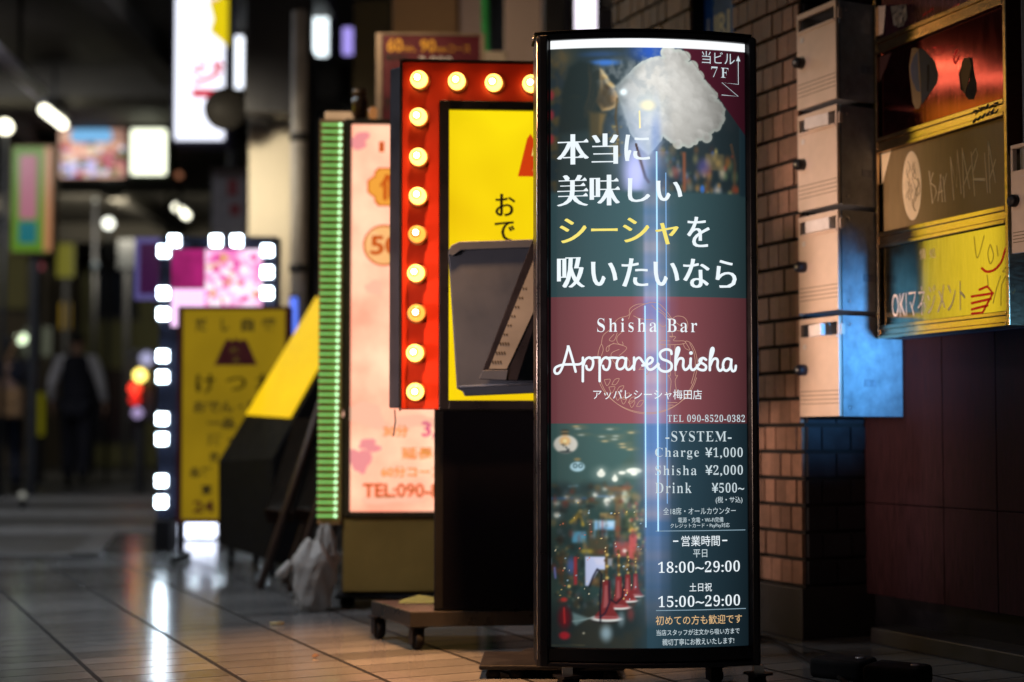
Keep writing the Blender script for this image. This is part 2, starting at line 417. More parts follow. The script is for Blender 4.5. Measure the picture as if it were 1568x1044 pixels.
# ================================================================== MAIN POSTER SIGN
D0 = 3.45; K0 = D0 / F
PS = thing('poster_sign', (at(992, 560, D0).x, D0, 0), R(3), 'tall black curved light box with a dark teal shisha bar poster, nearest of the signs', 'light box sign')
def sx_(px): return (px - 992) * K0
def sz_(py): return at(992, py, D0).z
FW = sx_(1147) - sx_(839)
def bow(x): return -0.034 * (1 - (2 * x / FW) ** 2)
def smap(px, py): return (sx_(px), sz_(py))
def sbox(x0, y0, x1, y1): return (sx_(x0), sx_(x1), sz_(y1), sz_(y0))
# ---- the printed film: colours of the print laid down on a fine bowed grid
STEP = 1.25
gx = np.arange(840, 1147.01, STEP); gy = np.arange(64, 990.01, STEP)
X, Y = np.meshgrid(gx, gy)
def vnoise(cell, seed=0):
    r = np.random.default_rng(seed); nx = int(330 / cell) + 4; ny = int(950 / cell) + 4
    g_ = r.random((ny, nx)); fx = (X - 838) / cell; fy = (Y - 60) / cell
    ix, iy = fx.astype(int), fy.astype(int); tx, ty = fx - ix, fy - iy
    tx = tx * tx * (3 - 2 * tx); ty = ty * ty * (3 - 2 * ty)
    return (g_[iy, ix] * (1 - tx) + g_[iy, ix + 1] * tx) * (1 - ty) + (g_[iy + 1, ix] * (1 - tx) + g_[iy + 1, ix + 1] * tx) * ty
def fbm(cell, seed=0): return sum(vnoise(cell / 2 ** k, seed + k) * 0.5 ** k for k in range(4)) / 1.875
img = np.zeros(X.shape + (3,)); img[:] = (56, 82, 87)
def mixin(mask, c):
    global img
    img = img * (1 - mask[..., None]) + np.array(c, float) * mask[..., None]
def ss(a, b, v): t = np.clip((v - a) / (b - a), 0, 1); return t * t * (3 - 2 * t)
def ell(cx, cy, rx, ry, soft=0.3): return 1 - ss(1 - soft, 1 + soft, np.hypot((X - cx) / rx, (Y - cy) / ry))
def rect(x0, y0, x1, y1, soft=1.5):
    return ss(x0 - soft, x0 + soft, X) * (1 - ss(x1 - soft, x1 + soft, X)) * ss(y0 - soft, y0 + soft, Y) * (1 - ss(y1 - soft, y1 + soft, Y))
def polydist(P, XX=None, YY=None):
    """signed distance to a polygon, positive inside"""
    XX = X if XX is None else XX; YY = Y if YY is None else YY
    P = np.array(P, float); best = np.full(XX.shape, 1e9); ins = np.zeros(XX.shape, bool)
    for (x0, y0), (x1, y1) in zip(P, np.roll(P, -1, 0)):
        ex, ey = x1 - x0, y1 - y0; t = np.clip(((XX - x0) * ex + (YY - y0) * ey) / (ex * ex + ey * ey + 1e-9), 0, 1)
        best = np.minimum(best, np.hypot(XX - x0 - t * ex, YY - y0 - t * ey))
        c = ((y0 > YY) != (y1 > YY)) & (XX < (x1 - x0) * (YY - y0) / (y1 - y0 + 1e-12) + x0); ins ^= c
    return np.where(ins, best, -best)
def poly_(P, soft=1.0, **k): return ss(-soft, soft, polydist(P, **k))
def c6(L): return [(838 + x / 4.176, 60 + y / 4.176) for x, y in L]
def seg(x0, y0, x1, y1, wd, soft=0.6):
    ex, ey = x1 - x0, y1 - y0; t = np.clip(((X - x0) * ex + (Y - y0) * ey) / (ex * ex + ey * ey + 1e-9), 0, 1)
    return 1 - ss(wd / 2 - soft, wd / 2 + soft, np.hypot(X - x0 - t * ex, Y - y0 - t * ey))
def pline(L, wd, c, a=1.0):
    m = np.zeros(X.shape)
    for p, q in zip(L[:-1], L[1:]): m = np.maximum(m, seg(*p, *q, wd))
    mixin(m * a, c)
top = rect(840, 70, 1136, 300, 2)
mixin(top * 0.9, (40, 52, 57))
f1 = fbm(40, 3); f2 = fbm(14, 9); f3 = fbm(70, 21)
mixin(top * ss(0.45, 0.75, f1) * 0.35, (60, 66, 70))
mixin(top * ell(1000, 84, 30, 16, 0.8) * 0.9, (40, 78, 165)); mixin(top * ell(925, 101, 20, 4.5, 0.7), (62, 112, 190))
mixin(top * ell(918, 88, 26, 4, 0.8) * 0.5, (50, 85, 140))
mixin(top * rect(840, 80, 866, 300, 9) * ss(0.35, 0.7, f2) * 0.6, (112, 88, 48)); mixin(top * ell(858, 92, 16, 14, 0.6) * 0.5, (110, 95, 66))
for y in (148, 178, 215): mixin(top * ell(844, y, 4, 7, 0.6) * 0.8, (170, 52, 62))
mixin(top * rect(866, 296 - 240, 885, 300, 6) * 0.25, (70, 70, 50))
mixin(top * ell(880, 152, 8, 3, 0.8) * 0.7, (140, 110, 60))
# hair and shoulders
mixin(poly_(c6([(60, 1000), (70, 560), (95, 330), (140, 195), (200, 158), (265, 165), (325, 200), (365, 300), (385, 390), (350, 470), (300, 520), (350, 640), (420, 760), (440, 1000)]), 4) * 0.95, (37, 48, 48))
mixin(poly_(c6([(60, 1000), (80, 620), (250, 600), (420, 700), (450, 1000)]), 7) * 0.7, (50, 66, 68))
# neck, face, lit profile
mixin(poly_(c6([(262, 480), (372, 490), (350, 560), (345, 640), (270, 660)]), 5) * 0.8, (84, 74, 52)); mixin(poly_(c6([(330, 495), (368, 500), (346, 570), (342, 630), (325, 620)]), 3) * 0.6, (128, 106, 66))
face = c6([(330, 205), (352, 222), (378, 258), (392, 288), (418, 312), (430, 326), (420, 338), (432, 352), (445, 385), (440, 405), (448, 420), (430, 455), (395, 472), (345, 478), (310, 420), (330, 330)])
pdf = polydist(face); mixin(poly_(face, 1.6), (74, 66, 52))
mixin(poly_(face, 1.6) * (1 - ss(0.5, 7.5, pdf)) * ss(908, 922, X), (176, 146, 100))
mixin(poly_(c6([(330, 205), (352, 222), (378, 258), (392, 288), (418, 312), (430, 326), (405, 330), (372, 300), (345, 245)]), 1.8) * 0.9, (222, 192, 132))
mixin(poly_(c6([(425, 350), (447, 390), (443, 420), (405, 425), (400, 385)]), 3) * 0.5, (168, 134, 98))
pline(c6([(360, 262), (392, 300), (412, 318)]), 1.0, (70, 56, 40), 0.7)
mixin(poly_(c6([(370, 322), (418, 345), (410, 352), (372, 338)]), 1.2) * 0.8, (58, 44, 36))
mixin(poly_(face, 2) * ss(928, 915, X) * ss(112, 150, Y) * 0.75, (52, 50, 44))
for k in range(22):     # loose hair strands
    x = 255 + 75 * rng.random(); y = 170 + 60 * rng.random()
    pline(c6([(x, y), (x + 22 * rng.random(), y + 90), (x - 5 + 20 * rng.random(), y + 190), (x - 30, y + 290)]), 1.1, (58, 60, 54) if k % 3 else (64, 60, 50), 0.35)
# smoke
cl = c6([(432, 316), (500, 245), (540, 205), (600, 160), (660, 140), (740, 132), (752, 100), (775, 80), (805, 88), (835, 82), (872, 95), (890, 130), (893, 160), (925, 180), (960, 195), (985, 235), (1020, 275), (1050, 310), (1092, 352), (1078, 382), (1120, 408), (1146, 452), (1136, 498), (1138, 530), (1108, 585), (1066, 600), (1035, 648), (985, 640), (950, 680), (905, 698), (840, 700), (780, 680), (735, 640), (700, 700), (640, 760), (560, 690), (500, 560), (462, 440)])
edgeR = ss(905, 1010, X)
bl = [(868 + 0, 0, 0)][:0]
cp_ = np.array(cl)
for k in range(90):      # billows: round puffs along the cloud's rim and inside it
    if k < 46:
        a_ = cp_[rng.integers(6, 33)] + rng.normal(0, 2.0, 2); a_ = a_ + (np.array((1020, 150)) - a_) * 0.07; r_ = 4 + 6 * rng.random()
    else: a_ = np.array((1020, 155)) + rng.normal(0, 1, 2) * (34, 26); r_ = 9 + 12 * rng.random()
    bl.append((a_[0], a_[1], r_))
dist = polydist(cl) + (fbm(16, 31) - 0.5) * 6
puff = np.full(X.shape, -99.0)
for k, (a_, b_, r_) in enumerate(bl):
    if k < 46: puff = np.maximum(puff, r_ - np.hypot(X - a_, Y - b_))
dist2 = np.maximum(dist, np.where(X > 985, puff, -99))
smoke = ss(-0.8, 0.8, dist2) * edgeR + ss(-9, 16, dist + (f2 - 0.5) * 26) * (1 - edgeR)
shade = 172 + 30 * (fbm(48, 41) - 0.5) + 16 * ss(0, 26, dist) - 18 * ss(1060, 1115, X)
for (a_, b_, r_) in bl[::-1]:
    h_ = np.hypot(X - a_, Y - b_) / r_; m_ = (1 - ss(0.75, 1.0, h_)) * 0.55
    shade = shade * (1 - m_) + m_ * (shade.clip(158, 196) + 15 * ((X - a_) * 0.7 - (Y - b_) * 0.7) / r_ + 4)
shade = shade + 16 * (fbm(9, 77) - 0.5)
cloudc = np.stack([shade + 5, shade + 3, shade - 3], -1)
blue_l = ss(1000, 930, X)[..., None]; cloudc = cloudc * (1 - blue_l * 0.4) + np.array((148, 164, 178)) * blue_l * 0.4
img = img * (1 - smoke[..., None] * 0.97) + cloudc * smoke[..., None] * 0.97
rim = np.exp(-((dist2 - 2.0) / 2.6) ** 2) * edgeR
mixin(rim * 0.45, (186, 200, 190))
mixin(top * ss(-34, 4, dist) * ss(0.42, 0.68, f2) * (1 - ss(1000, 1040, X)) * 0.4, (130, 140, 146))
mixin(ell(940, 118, 26, 20, 0.7) * ss(0.5, 0.62, fbm(7, 51)) * 0.5, (120, 128, 130))
mixin(ell(975, 235, 34, 60, 0.9) * 0.55, (140, 160, 190)); mixin(ell(1003, 215, 7, 50, 0.8) * 0.3, (66, 104, 190))
mixin(ell(971, 270, 16, 34, 0.8) * 0.9, (178, 182, 236)); mixin(ell(986, 170, 9, 12, 0.8) * 0.4, (120, 140, 180))
mixin(ell(991, 166, 20, 18, 0.95) * 0.5, (190, 198, 192)); mixin(ell(990, 166, 11, 7.5, 0.6), (214, 206, 176)); mixin(ell(953, 146, 5, 4.5, 0.6), (226, 242, 246))
mixin(seg(977.5, 175, 978, 200, 2.2), (236, 214, 150))
pline(c6([(560, 690), (590, 800), (620, 900), (640, 930)]), 3.5, (60, 46, 44), 0.9)
pline(c6([(440, 400), (430, 520), (445, 640), (450, 760)]), 2.6, (82, 66, 42), 0.9)
for k in range(34):
    x, y = 940 + rng.normal(0, 5), 190 + rng.random() * 55; mixin(ell(x, y, 1.6, 1.2, 0.5) * 0.8, [(196, 166, 92), (140, 120, 70), (110, 90, 50)][k % 3])
# bar lights in the distance of the print
for k in range(90):
    x = 1010 + 120 * rng.random(); y = 232 + 66 * rng.random(); r_ = 1.4 + 4.2 * rng.random()
    c = [(190, 140, 80), (150, 96, 56), (84, 120, 190), (206, 182, 110), (170, 66, 56), (96, 120, 90), (222, 205, 170), (70, 60, 60)][k % 8]
    mixin(ell(x, y, r_, r_ * (1 + rng.random()), 0.95) * (0.25 + 0.6 * ss(1040, 1125, x)) * top, c)
mixin(rect(1044, 236, 1049, 298, 1.5) * 0.8, (150, 86, 60)); mixin(rect(1080, 237, 1110, 262, 2) * 0.6, (138, 118, 80)); mixin(ell(1075, 292, 3.5, 7) * 0.9, (60, 120, 214)); mixin(ell(1077, 258, 9, 12, 0.7) * 0.6, (98, 90, 160))
pline([(1122, 222), (1128, 250), (1126, 296)], 5, (120, 84, 60), 0.5)
def soften0(x0, y0, x1, y1, n):
    global img
    a, b_ = int((y0 - 64) / STEP), int((y1 - 64) / STEP); c, d_ = int((x0 - 840) / STEP), int((x1 - 840) / STEP); p_ = img[a:b_, c:d_]
    for _ in range(n):
        q_ = np.pad(p_, ((1, 1), (1, 1), (0, 0)), mode='edge'); p_ = (q_[:-2, 1:-1] + q_[2:, 1:-1] + q_[1:-1, :-2] + q_[1:-1, 2:] + 2 * q_[1:-1, 1:-1]) / 6
    img[a:b_, c:d_] = p_
soften0(846, 80, 962, 296, 3); soften0(962, 236, 1134, 296, 3)
fade = ss(291, 301, Y); mixin(fade * ss(64, 70, Y), (56, 82, 87))
mixin(rect(1136, 80, 1150, 300, 3), (40, 62, 72))
mixin(poly_([(1043, 76), (1150, 76), (1150, 212)], 0.8), (78, 26, 42))
mixin(smoke * edgeR * (poly_([(1043, 76), (1150, 76), (1150, 212)], 0.8)), (172, 178, 168))
mixin(rect(836, 456, 1150, 648.5, 0.7), (124, 70, 76))
# lower photograph
L_ = rect(836, 648.5, 986, 992, 0.8) * (1 - ss(962, 1004, X) * 0.85)
Pb = img.copy()
mixin((Y > 648.5) * 1.0, (42, 66, 78))
base_lo = img.copy()
mixin((Y > 648.5) * (1 - ss(735, 760, Y)) * 1.0, (64, 92, 90)); mixin((Y > 735) * ss(735, 770, Y), (48, 72, 70))
mixin((Y > 648) * ss(0.45, 0.7, f3) * 0.4, (74, 84, 70)); mixin(rect(836, 738, 1010, 905, 10) * ss(0.4, 0.65, f1) * 0.5, (34, 46, 48))
mixin((Y > 900) * ss(895, 950, Y) * 0.85, (38, 46, 48)); mixin(rect(836, 900, 1010, 992, 8) * ss(0.45, 0.7, f1) * 0.4, (66, 58, 42))
def d4(x, y): return (838 + x / 5.8, 640 + y / 5.8)
def d5(x, y): return (838 + x / 5.494, 810 + y / 5.494)
for (x, y) in ((262, 95), (245, 75), (290, 150), (470, 165), (495, 205), (580, 188), (645, 230), (655, 258), (715, 278), (725, 130), (540, 100), (590, 160)):
    a, b_ = d4(x, y); mixin(ell(a, b_, 4.8, 1.3, 0.7) * 0.8, (206, 184, 140) if x % 2 else (170, 190, 190)); mixin(ell(a + 3, b_ - 1, 11, 2.6, 0.9) * 0.25, (150, 130, 90))
a, b_ = d4(155, 232); mixin(ell(a, b_, 18, 14, 0.12), (216, 212, 200)); mixin(ell(a - 1, b_ - 5, 8, 7, 0.4), (236, 190, 128)); mixin(ell(a - 1, b_ - 5, 3.2, 3, 0.4), (252, 232, 170))
sp_m = ell(a, b_, 17, 13, 0.15) * ss(0.56, 0.66, fbm(5, 61)) * ss(b_ - 3, b_ + 2, Y); mixin(sp_m, (70, 78, 80))
for k in range(4): mixin(ell(a - 1, d4(0, 108 + k * 14)[1], 6.5, 1.0, 0.5) * 0.8, (170, 130, 84) if k % 2 else (60, 54, 44))
mixin(ell(a, d4(0, 300)[1], 10, 2.2, 0.4) * 0.8, (60, 70, 72))
a, b_ = d4(256, 430); mixin(ell(a, b_, 11, 7.5, 0.15), (176, 212, 224))
for dx_ in (-3.2, 5): mixin(ell(a + dx_, b_ - 1.5, 3.4, 3.6, 0.3), (62, 90, 96)); mixin(ell(a + dx_, b_ - 1.5, 1.7, 1.9, 0.3), (190, 226, 236))
mixin(ell(a, d4(0, 365)[1], 5, 2.5, 0.5) * 0.7, (170, 140, 90))
for (x, y, rx, ry) in ((462, 492, 6.2, 5.2), (464, 465, 3, 3), (582, 536, 4.4, 4.4), (582, 512, 2, 2.4), (645, 482, 5.5, 2.6), (750, 465, 12, 4.4), (750, 490, 5, 3), (495, 628, 3.4, 3), (412, 675, 3.6, 3.4), (164, 702, 3.6, 3), (262, 728, 5, 4), (515, 730, 5.2, 5), (512, 762, 2, 2), (678, 700, 6.6, 8.2), (664, 640, 3, 3), (78, 750, 4.6, 3.4), (78, 855, 4.4, 4.4), (560, 698, 3.6, 2.6)):
    a, b_ = d4(x, y); mixin(ell(a, b_, rx * 1.9, ry * 1.9, 0.95) * 0.3, (190, 200, 190)); mixin(ell(a, b_, rx, ry, 0.25), (238, 240, 226))
pline([d4(20, 712), d4(330, 708)], 3, (58, 96, 150), 0.7); pline([d4(430, 690), d4(580, 690)], 2, (120, 160, 210), 0.8); pline([d4(180, 605), d4(260, 598)], 1.6, (130, 170, 190), 0.8)
mixin(poly_([d4(500, 600), d4(745, 600), d4(720, 635), d4(640, 650), d4(625, 1044), d4(582, 1044), d4(585, 650), d4(520, 635)], 2) * 0.8, (122, 92, 66))
mixin(rect(*d4(650, 640), *d4(800, 1044), 5) * 0.5, (84, 96, 66))
# dancer ornament
pline([d4(280, 820), d4(255, 870), d4(200, 920)], 5, (214, 170, 50)); pline([d4(270, 850), d4(295, 890), d4(305, 945)], 4, (196, 160, 60)); mixin(ell(*d4(282, 824), 2.6, 3), (240, 214, 130))
mixin(rect(*d4(405, 900), *d4(580, 985), 1.2), (120, 178, 222)); mixin(rect(*d4(450, 915), *d4(575, 960), 2) * 0.7, (206, 226, 244)); pline([d4(340, 912), d4(580, 912)], 1.2, (196, 226, 240)); mixin(rect(*d4(210, 1000), *d4(330, 1100), 1.5) * 0.8, (96, 170, 206))
for k in range(5): pline([d4(370 + 34 * k, 900), d4(370 + 34 * k, 1060)], 2.2, [(150, 70, 60), (160, 190, 210), (110, 84, 60)][k % 3], 0.7)
mixin(rect(*d4(410, 835), *d4(575, 885), 1.5) * ss(0.45, 0.6, fbm(5, 71)) * 0.8, (170, 140, 90))
for k in range(70):
    x = 700 + rng.normal(60, 38); y = 750 + rng.random() * 560
    a, b_ = d4(x, y); mixin(ell(a, b_, 1.3 + 1.6 * rng.random(), 1.3 + 1.8 * rng.random(), 0.5) * 0.75, [(206, 96, 84), (222, 184, 90), (186, 150, 70), (150, 64, 60), (236, 214, 160), (120, 110, 70)][k % 6])
for k in range(110):
    x = 60 + 760 * rng.random(); y = 30 + 620 * rng.random(); a, b_ = d5(x, y)
    mixin(ell(a, b_, 0.8 + 1.6 * rng.random(), 0.8 + 2.0 * rng.random(), 0.5) * 0.6, [(190, 150, 80), (150, 80, 60), (60, 52, 44), (216, 200, 150), (110, 140, 150), (40, 36, 36)][k % 6])
mixin(rect(*d5(330, 60), *d5(490, 215), 4) * 0.7, (84, 72, 52)); mixin(ell(*d5(320, 180), 9, 3.5, 0.6) * 0.8, (196, 168, 60))
pline([d5(700, 60), d5(690, 210)], 12, (190, 86, 86), 0.9); mixin(rect(*d5(545, 95), *d5(660, 220), 2.5) * 0.8, (176, 82, 80)); mixin(ell(*d5(630, 172), 3, 3), (240, 230, 220))
def soften(x0, y0, x1, y1, n):
    global img
    a, b_ = int((y0 - 64) / STEP), int((y1 - 64) / STEP); c, d_ = int((x0 - 840) / STEP), int((x1 - 840) / STEP)
    p_ = img[max(a, 0):b_, max(c, 0):d_]
    for _ in range(n):
        q_ = np.pad(p_, ((1, 1), (1, 1), (0, 0)), mode='edge'); p_ = (q_[:-2, 1:-1] + q_[2:, 1:-1] + q_[1:-1, :-2] + q_[1:-1, 2:] + 2 * q_[1:-1, 1:-1]) / 6
    img[max(a, 0):b_, max(c, 0):d_] = p_
for k in range(260):      # crowded bar shelf, chairs and glasses
    x = 40 + 760 * rng.random(); y = -380 + 1010 * rng.random(); a, b_ = d5(x, y)
    c_ = [(86, 62, 40), (40, 40, 38), (112, 84, 50), (70, 84, 78), (130, 60, 50), (30, 34, 36), (150, 122, 78), (84, 96, 104)][k % 8]
    mixin(ell(a, b_, 1.5 + 4.5 * rng.random(), 1.5 + 6 * rng.random(), 0.6) * 0.45 * ss(715, 760, Y), c_)
soften(842, 740, 1000, 990, 3)
# screen
mixin(poly_([d5(305, 222), d5(475, 222), d5(470, 330), d5(420, 330), d5(330, 470), d5(305, 465)], 1.2), (196, 206, 240)); mixin(poly_([d5(370, 235), d5(530, 235), d5(525, 300), d5(400, 290)], 2) * 0.5, (226, 220, 236))
mixin(ell(*d5(190, 300), 6, 12, 0.7) * 0.7, (90, 110, 180)); mixin(rect(*d5(212, 225), *d5(240, 460), 1.5) * 0.9, (176, 52, 58)); pline([d5(20, 240), d5(22, 290)], 2, (190, 206, 236)); pline([d5(55, 320), d5(62, 405)], 3, (120, 124, 190)); mixin(rect(*d5(90, 230), *d5(130, 460), 3) * 0.6, (84, 62, 42))
def hookah(cx, cy, s, c=(122, 46, 48), base=True):
    f = lambda x, y: (cx + x * s, cy + y * s)
    pline([f(0, -86), f(0, -40)], 3.2 * s, (96, 78, 48)); 
    for k in range(7): mixin(ell(*f((k % 2) * 1.6 - 0.8, -84 + 7 * k), 2.1 * s, 1.8 * s, 0.4), (206, 176, 104) if k % 2 else (80, 62, 44))
    mixin(poly_([f(-4.5, -46), f(4.5, -46), f(5, -30), f(6, -18), f(10, -9), f(15, -2), f(15, 0), f(-15, 0), f(-15, -2), f(-9, -9), f(-6, -18), f(-5, -30)], 0.8), c)
    mixin(poly_([f(-2, -40), f(1, -40), f(2, -14), f(-4, -12)], 0.8) * 0.8, tuple(min(255, x + 48) for x in c))
    if base:
        mixin(ell(*f(0, 2), 19 * s, 4.2 * s, 0.15), (34, 30, 32)); mixin(ell(*f(0, 1), 18.5 * s, 3.4 * s, 0.2), (226, 232, 226)); mixin(ell(*f(1, -0.4), 15 * s, 1.6 * s, 0.3), (150, 56, 60))
hookah(*d5(720, 545), 0.72); hookah(*d5(655, 585), 0.85); hookah(*d5(580, 640), 1.0); hookah(*d5(480, 735), 1.25)
pline([d5(340, 470), d5(370, 390), d5(405, 325), d5(440, 370), d5(425, 560), d5(430, 770)], 2.2, (26, 26, 36), 0.95); pline([d5(500, 420), d5(505, 600), d5(470, 690), d5(425, 730)], 2.2, (34, 26, 46), 0.9); pline([d5(625, 440), d5(610, 560), d5(560, 610), d5(515, 580)], 2.2, (26, 26, 36), 0.9)
pline([d5(200, 765), d5(300, 750), d5(345, 735), d5(380, 720)], 1.6, (200, 216, 214), 0.9); mixin(poly_([d5(200, 690), d5(330, 735), d5(230, 800), d5(205, 780)], 3) * 0.75, (130, 160, 162))
mixin(ell(*d5(475, 860), 8, 11, 0.8) * 0.75, (170, 200, 214)); mixin(ell(*d5(600, 740), 5, 10, 0.8) * 0.5, (160, 186, 196)); mixin(ell(*d5(678, 700), 5, 9, 0.8) * 0.5, (150, 60, 60))
mixin(ell(*d5(135, 735), 9, 16, 0.6) * 0.8, (120, 24, 36)); pline([d5(132, 655), d5(136, 780)], 2.6, (206, 52, 52)); mixin(ell(*d5(132, 585), 5, 3.4, 0.5), (196, 62, 56)); mixin(ell(*d5(135, 885), 8, 6, 0.4), (180, 40, 52)); mixin(ell(*d5(173, 473), 2.6, 2.6), (230, 200, 120)); mixin(ell(*d5(292, 862), 1.5, 1.5), (230, 220, 190))
pline([d5(20, 970), d5(300, 962)], 1.0, (130, 120, 84), 0.6)
soften(842, 652, 1000, 990, 2)
for k in range(60):
    x = 60 + 740 * rng.random(); y = -250 + 850 * rng.random(); a, b_ = d5(x, y)
    mixin(ell(a, b_, 0.7 + 0.9 * rng.random(), 0.7 + 0.9 * rng.random(), 0.5) * 0.85, [(236, 200, 120), (240, 226, 190), (214, 120, 90), (170, 200, 220)][k % 4])
lo = (Y > 648.5).astype(float)
keep = L_[..., None] * lo[..., None]
img = img * keep + base_lo * (1 - keep)
mixin(rect(830, 60, 1160, 66.5 + 11.5, 0.7), (250, 253, 255))
mixin((1 - ss(842.2, 843.6, X)) + ss(1144.5, 1145.6, X), (6, 6, 10))
img = np.clip(img, 0, 255) / 255.0
linimg = np.where(img <= 0.04045, img / 12.92, ((img + 0.055) / 1.055) ** 2.4)
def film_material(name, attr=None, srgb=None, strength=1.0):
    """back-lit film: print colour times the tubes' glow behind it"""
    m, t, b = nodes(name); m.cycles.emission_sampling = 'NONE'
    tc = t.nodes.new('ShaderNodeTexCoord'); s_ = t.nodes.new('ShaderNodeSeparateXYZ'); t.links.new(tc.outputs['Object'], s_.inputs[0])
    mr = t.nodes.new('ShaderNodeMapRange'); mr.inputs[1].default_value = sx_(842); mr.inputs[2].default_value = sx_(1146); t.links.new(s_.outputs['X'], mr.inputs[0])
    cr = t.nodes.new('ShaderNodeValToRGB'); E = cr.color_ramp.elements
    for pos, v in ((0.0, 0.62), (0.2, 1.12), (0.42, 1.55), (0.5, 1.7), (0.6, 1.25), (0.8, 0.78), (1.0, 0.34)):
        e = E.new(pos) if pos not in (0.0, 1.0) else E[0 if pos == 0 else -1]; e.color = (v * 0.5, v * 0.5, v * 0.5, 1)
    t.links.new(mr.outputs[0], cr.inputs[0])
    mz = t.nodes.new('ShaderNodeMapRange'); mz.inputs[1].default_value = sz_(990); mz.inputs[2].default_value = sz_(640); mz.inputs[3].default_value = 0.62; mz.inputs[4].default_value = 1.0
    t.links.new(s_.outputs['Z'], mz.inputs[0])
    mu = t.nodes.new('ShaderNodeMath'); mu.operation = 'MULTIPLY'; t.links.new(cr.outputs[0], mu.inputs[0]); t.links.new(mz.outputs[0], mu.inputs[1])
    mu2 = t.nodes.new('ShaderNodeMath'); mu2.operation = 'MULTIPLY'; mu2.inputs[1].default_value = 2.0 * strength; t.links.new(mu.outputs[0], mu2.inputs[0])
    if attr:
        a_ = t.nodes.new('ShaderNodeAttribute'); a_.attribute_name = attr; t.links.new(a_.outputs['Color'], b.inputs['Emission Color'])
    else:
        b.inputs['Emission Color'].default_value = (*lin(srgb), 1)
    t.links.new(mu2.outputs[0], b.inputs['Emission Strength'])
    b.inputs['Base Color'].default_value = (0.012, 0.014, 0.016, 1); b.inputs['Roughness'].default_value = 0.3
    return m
ny_, nx_ = X.shape
def grid_mesh(name, VX, VY, VZ, cols, mat, parent):
    ny, nx = VX.shape
    me = bpy.data.meshes.new(name)
    idx = np.arange(ny * nx).reshape(ny, nx)
    q = np.stack([idx[1:, :-1], idx[1:, 1:], idx[:-1, 1:], idx[:-1, :-1]], -1).reshape(-1, 4)
    me.vertices.add(ny * nx); me.vertices.foreach_set('co', np.stack([VX, VY, VZ], -1).astype(np.float32).ravel())
    me.loops.add(q.size); me.loops.foreach_set('vertex_index', q.ravel().astype(np.int32))
    me.polygons.add(len(q)); me.polygons.foreach_set('loop_start', np.arange(0, q.size, 4, dtype=np.int32))
    me.update(calc_edges=True)
    ca = me.color_attributes.new('print', 'FLOAT_COLOR', 'POINT')
    ca.data.foreach_set('color', np.concatenate([cols.reshape(-1, 3), np.ones((ny * nx, 1))], 1).astype(np.float32).ravel())
    me.materials.append(mat); me.polygons.foreach_set('use_smooth', [True] * len(q))
    o = bpy.data.objects.new(name, me); COL.objects.link(o); o.parent = parent
    return o
VX = (X - 992) * K0; VZ = np.array([sz_(y) for y in gy])[:, None] * np.ones((1, nx_)); VYy = -0.034 * (1 - (2 * VX / FW) ** 2)
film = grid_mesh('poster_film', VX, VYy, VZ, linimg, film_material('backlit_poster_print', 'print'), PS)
# ---- cabinet
zt, zb = sz_(64), sz_(990)
cab = MB(); xs = np.linspace(sx_(836), sx_(1150), 17)
prof = [(x, bow(x) + 0.004) for x in xs] + [(sx_(1150), 0.11), (sx_(836), 0.11)]
cab.prism([(x, y, sz_(1010)) for x, y in prof], (0, 0, sz_(60) - sz_(1010))); cab.build('cabinet', black, PS)
def bowbar(z0, z1, proud, x0=sx_(824), x1=sx_(1161)):
    p = [(x, bow(x) - proud, z0) for x in np.linspace(x0, x1, 21)] + [(x1, 0.118, z0), (x0, 0.118, z0)]
    return MB().prism(p, (0, 0, z1 - z0))
bowbar(sz_(65), sz_(54.5), 0.008).build('top_rail', black_gloss, PS, 0.003)
bowbar(sz_(54), sz_(51.5), 0.012, sx_(818), sx_(1156)).build('cap', rubber, PS, 0.002)
bowbar(sz_(1010), sz_(989), 0.008).build('bottom_rail', black_gloss, PS, 0.003)
bowbar(sz_(1019), sz_(1011.5), 0.014, sx_(826), sx_(1160)).build('chassis', black_gloss, PS, 0.003)
for x0, x1 in ((sx_(821), sx_(840.5)), (sx_(1146.5), sx_(1163))):
    rail = MB().prism([(p, q, sz_(1018)) for p, q in [(x0, 0.115), (x0, 0.0), (x0 + 0.008, -0.012), (x1 - 0.006, -0.015), (x1, -0.004), (x1, 0.115)]], (0, 0, sz_(58) - sz_(1018)))
    rail.build('side_rail', black_gloss, PS, 0.002)
edge_strip = MB(); edge_strip.tube([(sx_(822), -0.001, sz_(1008)), (sx_(822), -0.001, sz_(66))], 0.0016, 6); edge_strip.build('highlight_line', steel, PS)  # steel line added for the thin highlight along the left rail
clip_ = MB().tube([(sx_(818), 0.01, sz_(56)), (sx_(815), -0.004, sz_(62)), (sx_(817), -0.01, sz_(66))], 0.003, 6); clip_.build('hook', steel, PS)
for x, y in ((sx_(866), -0.02), (sx_(1158), -0.01), (sx_(880), 0.10), (sx_(1108), 0.12)):
    wm, fm = MB(), MB(); caster(wm, fm, (x, y, 0), 0.021, 0.5); c_ = fm.build('caster', black_gloss, PS); wm.build('wheel', rubber, c_)
    MB().b2(x - 0.012, x + 0.012, y - 0.012, y + 0.012, 0.046, sz_(1018)).build('bracket', steel, PS)
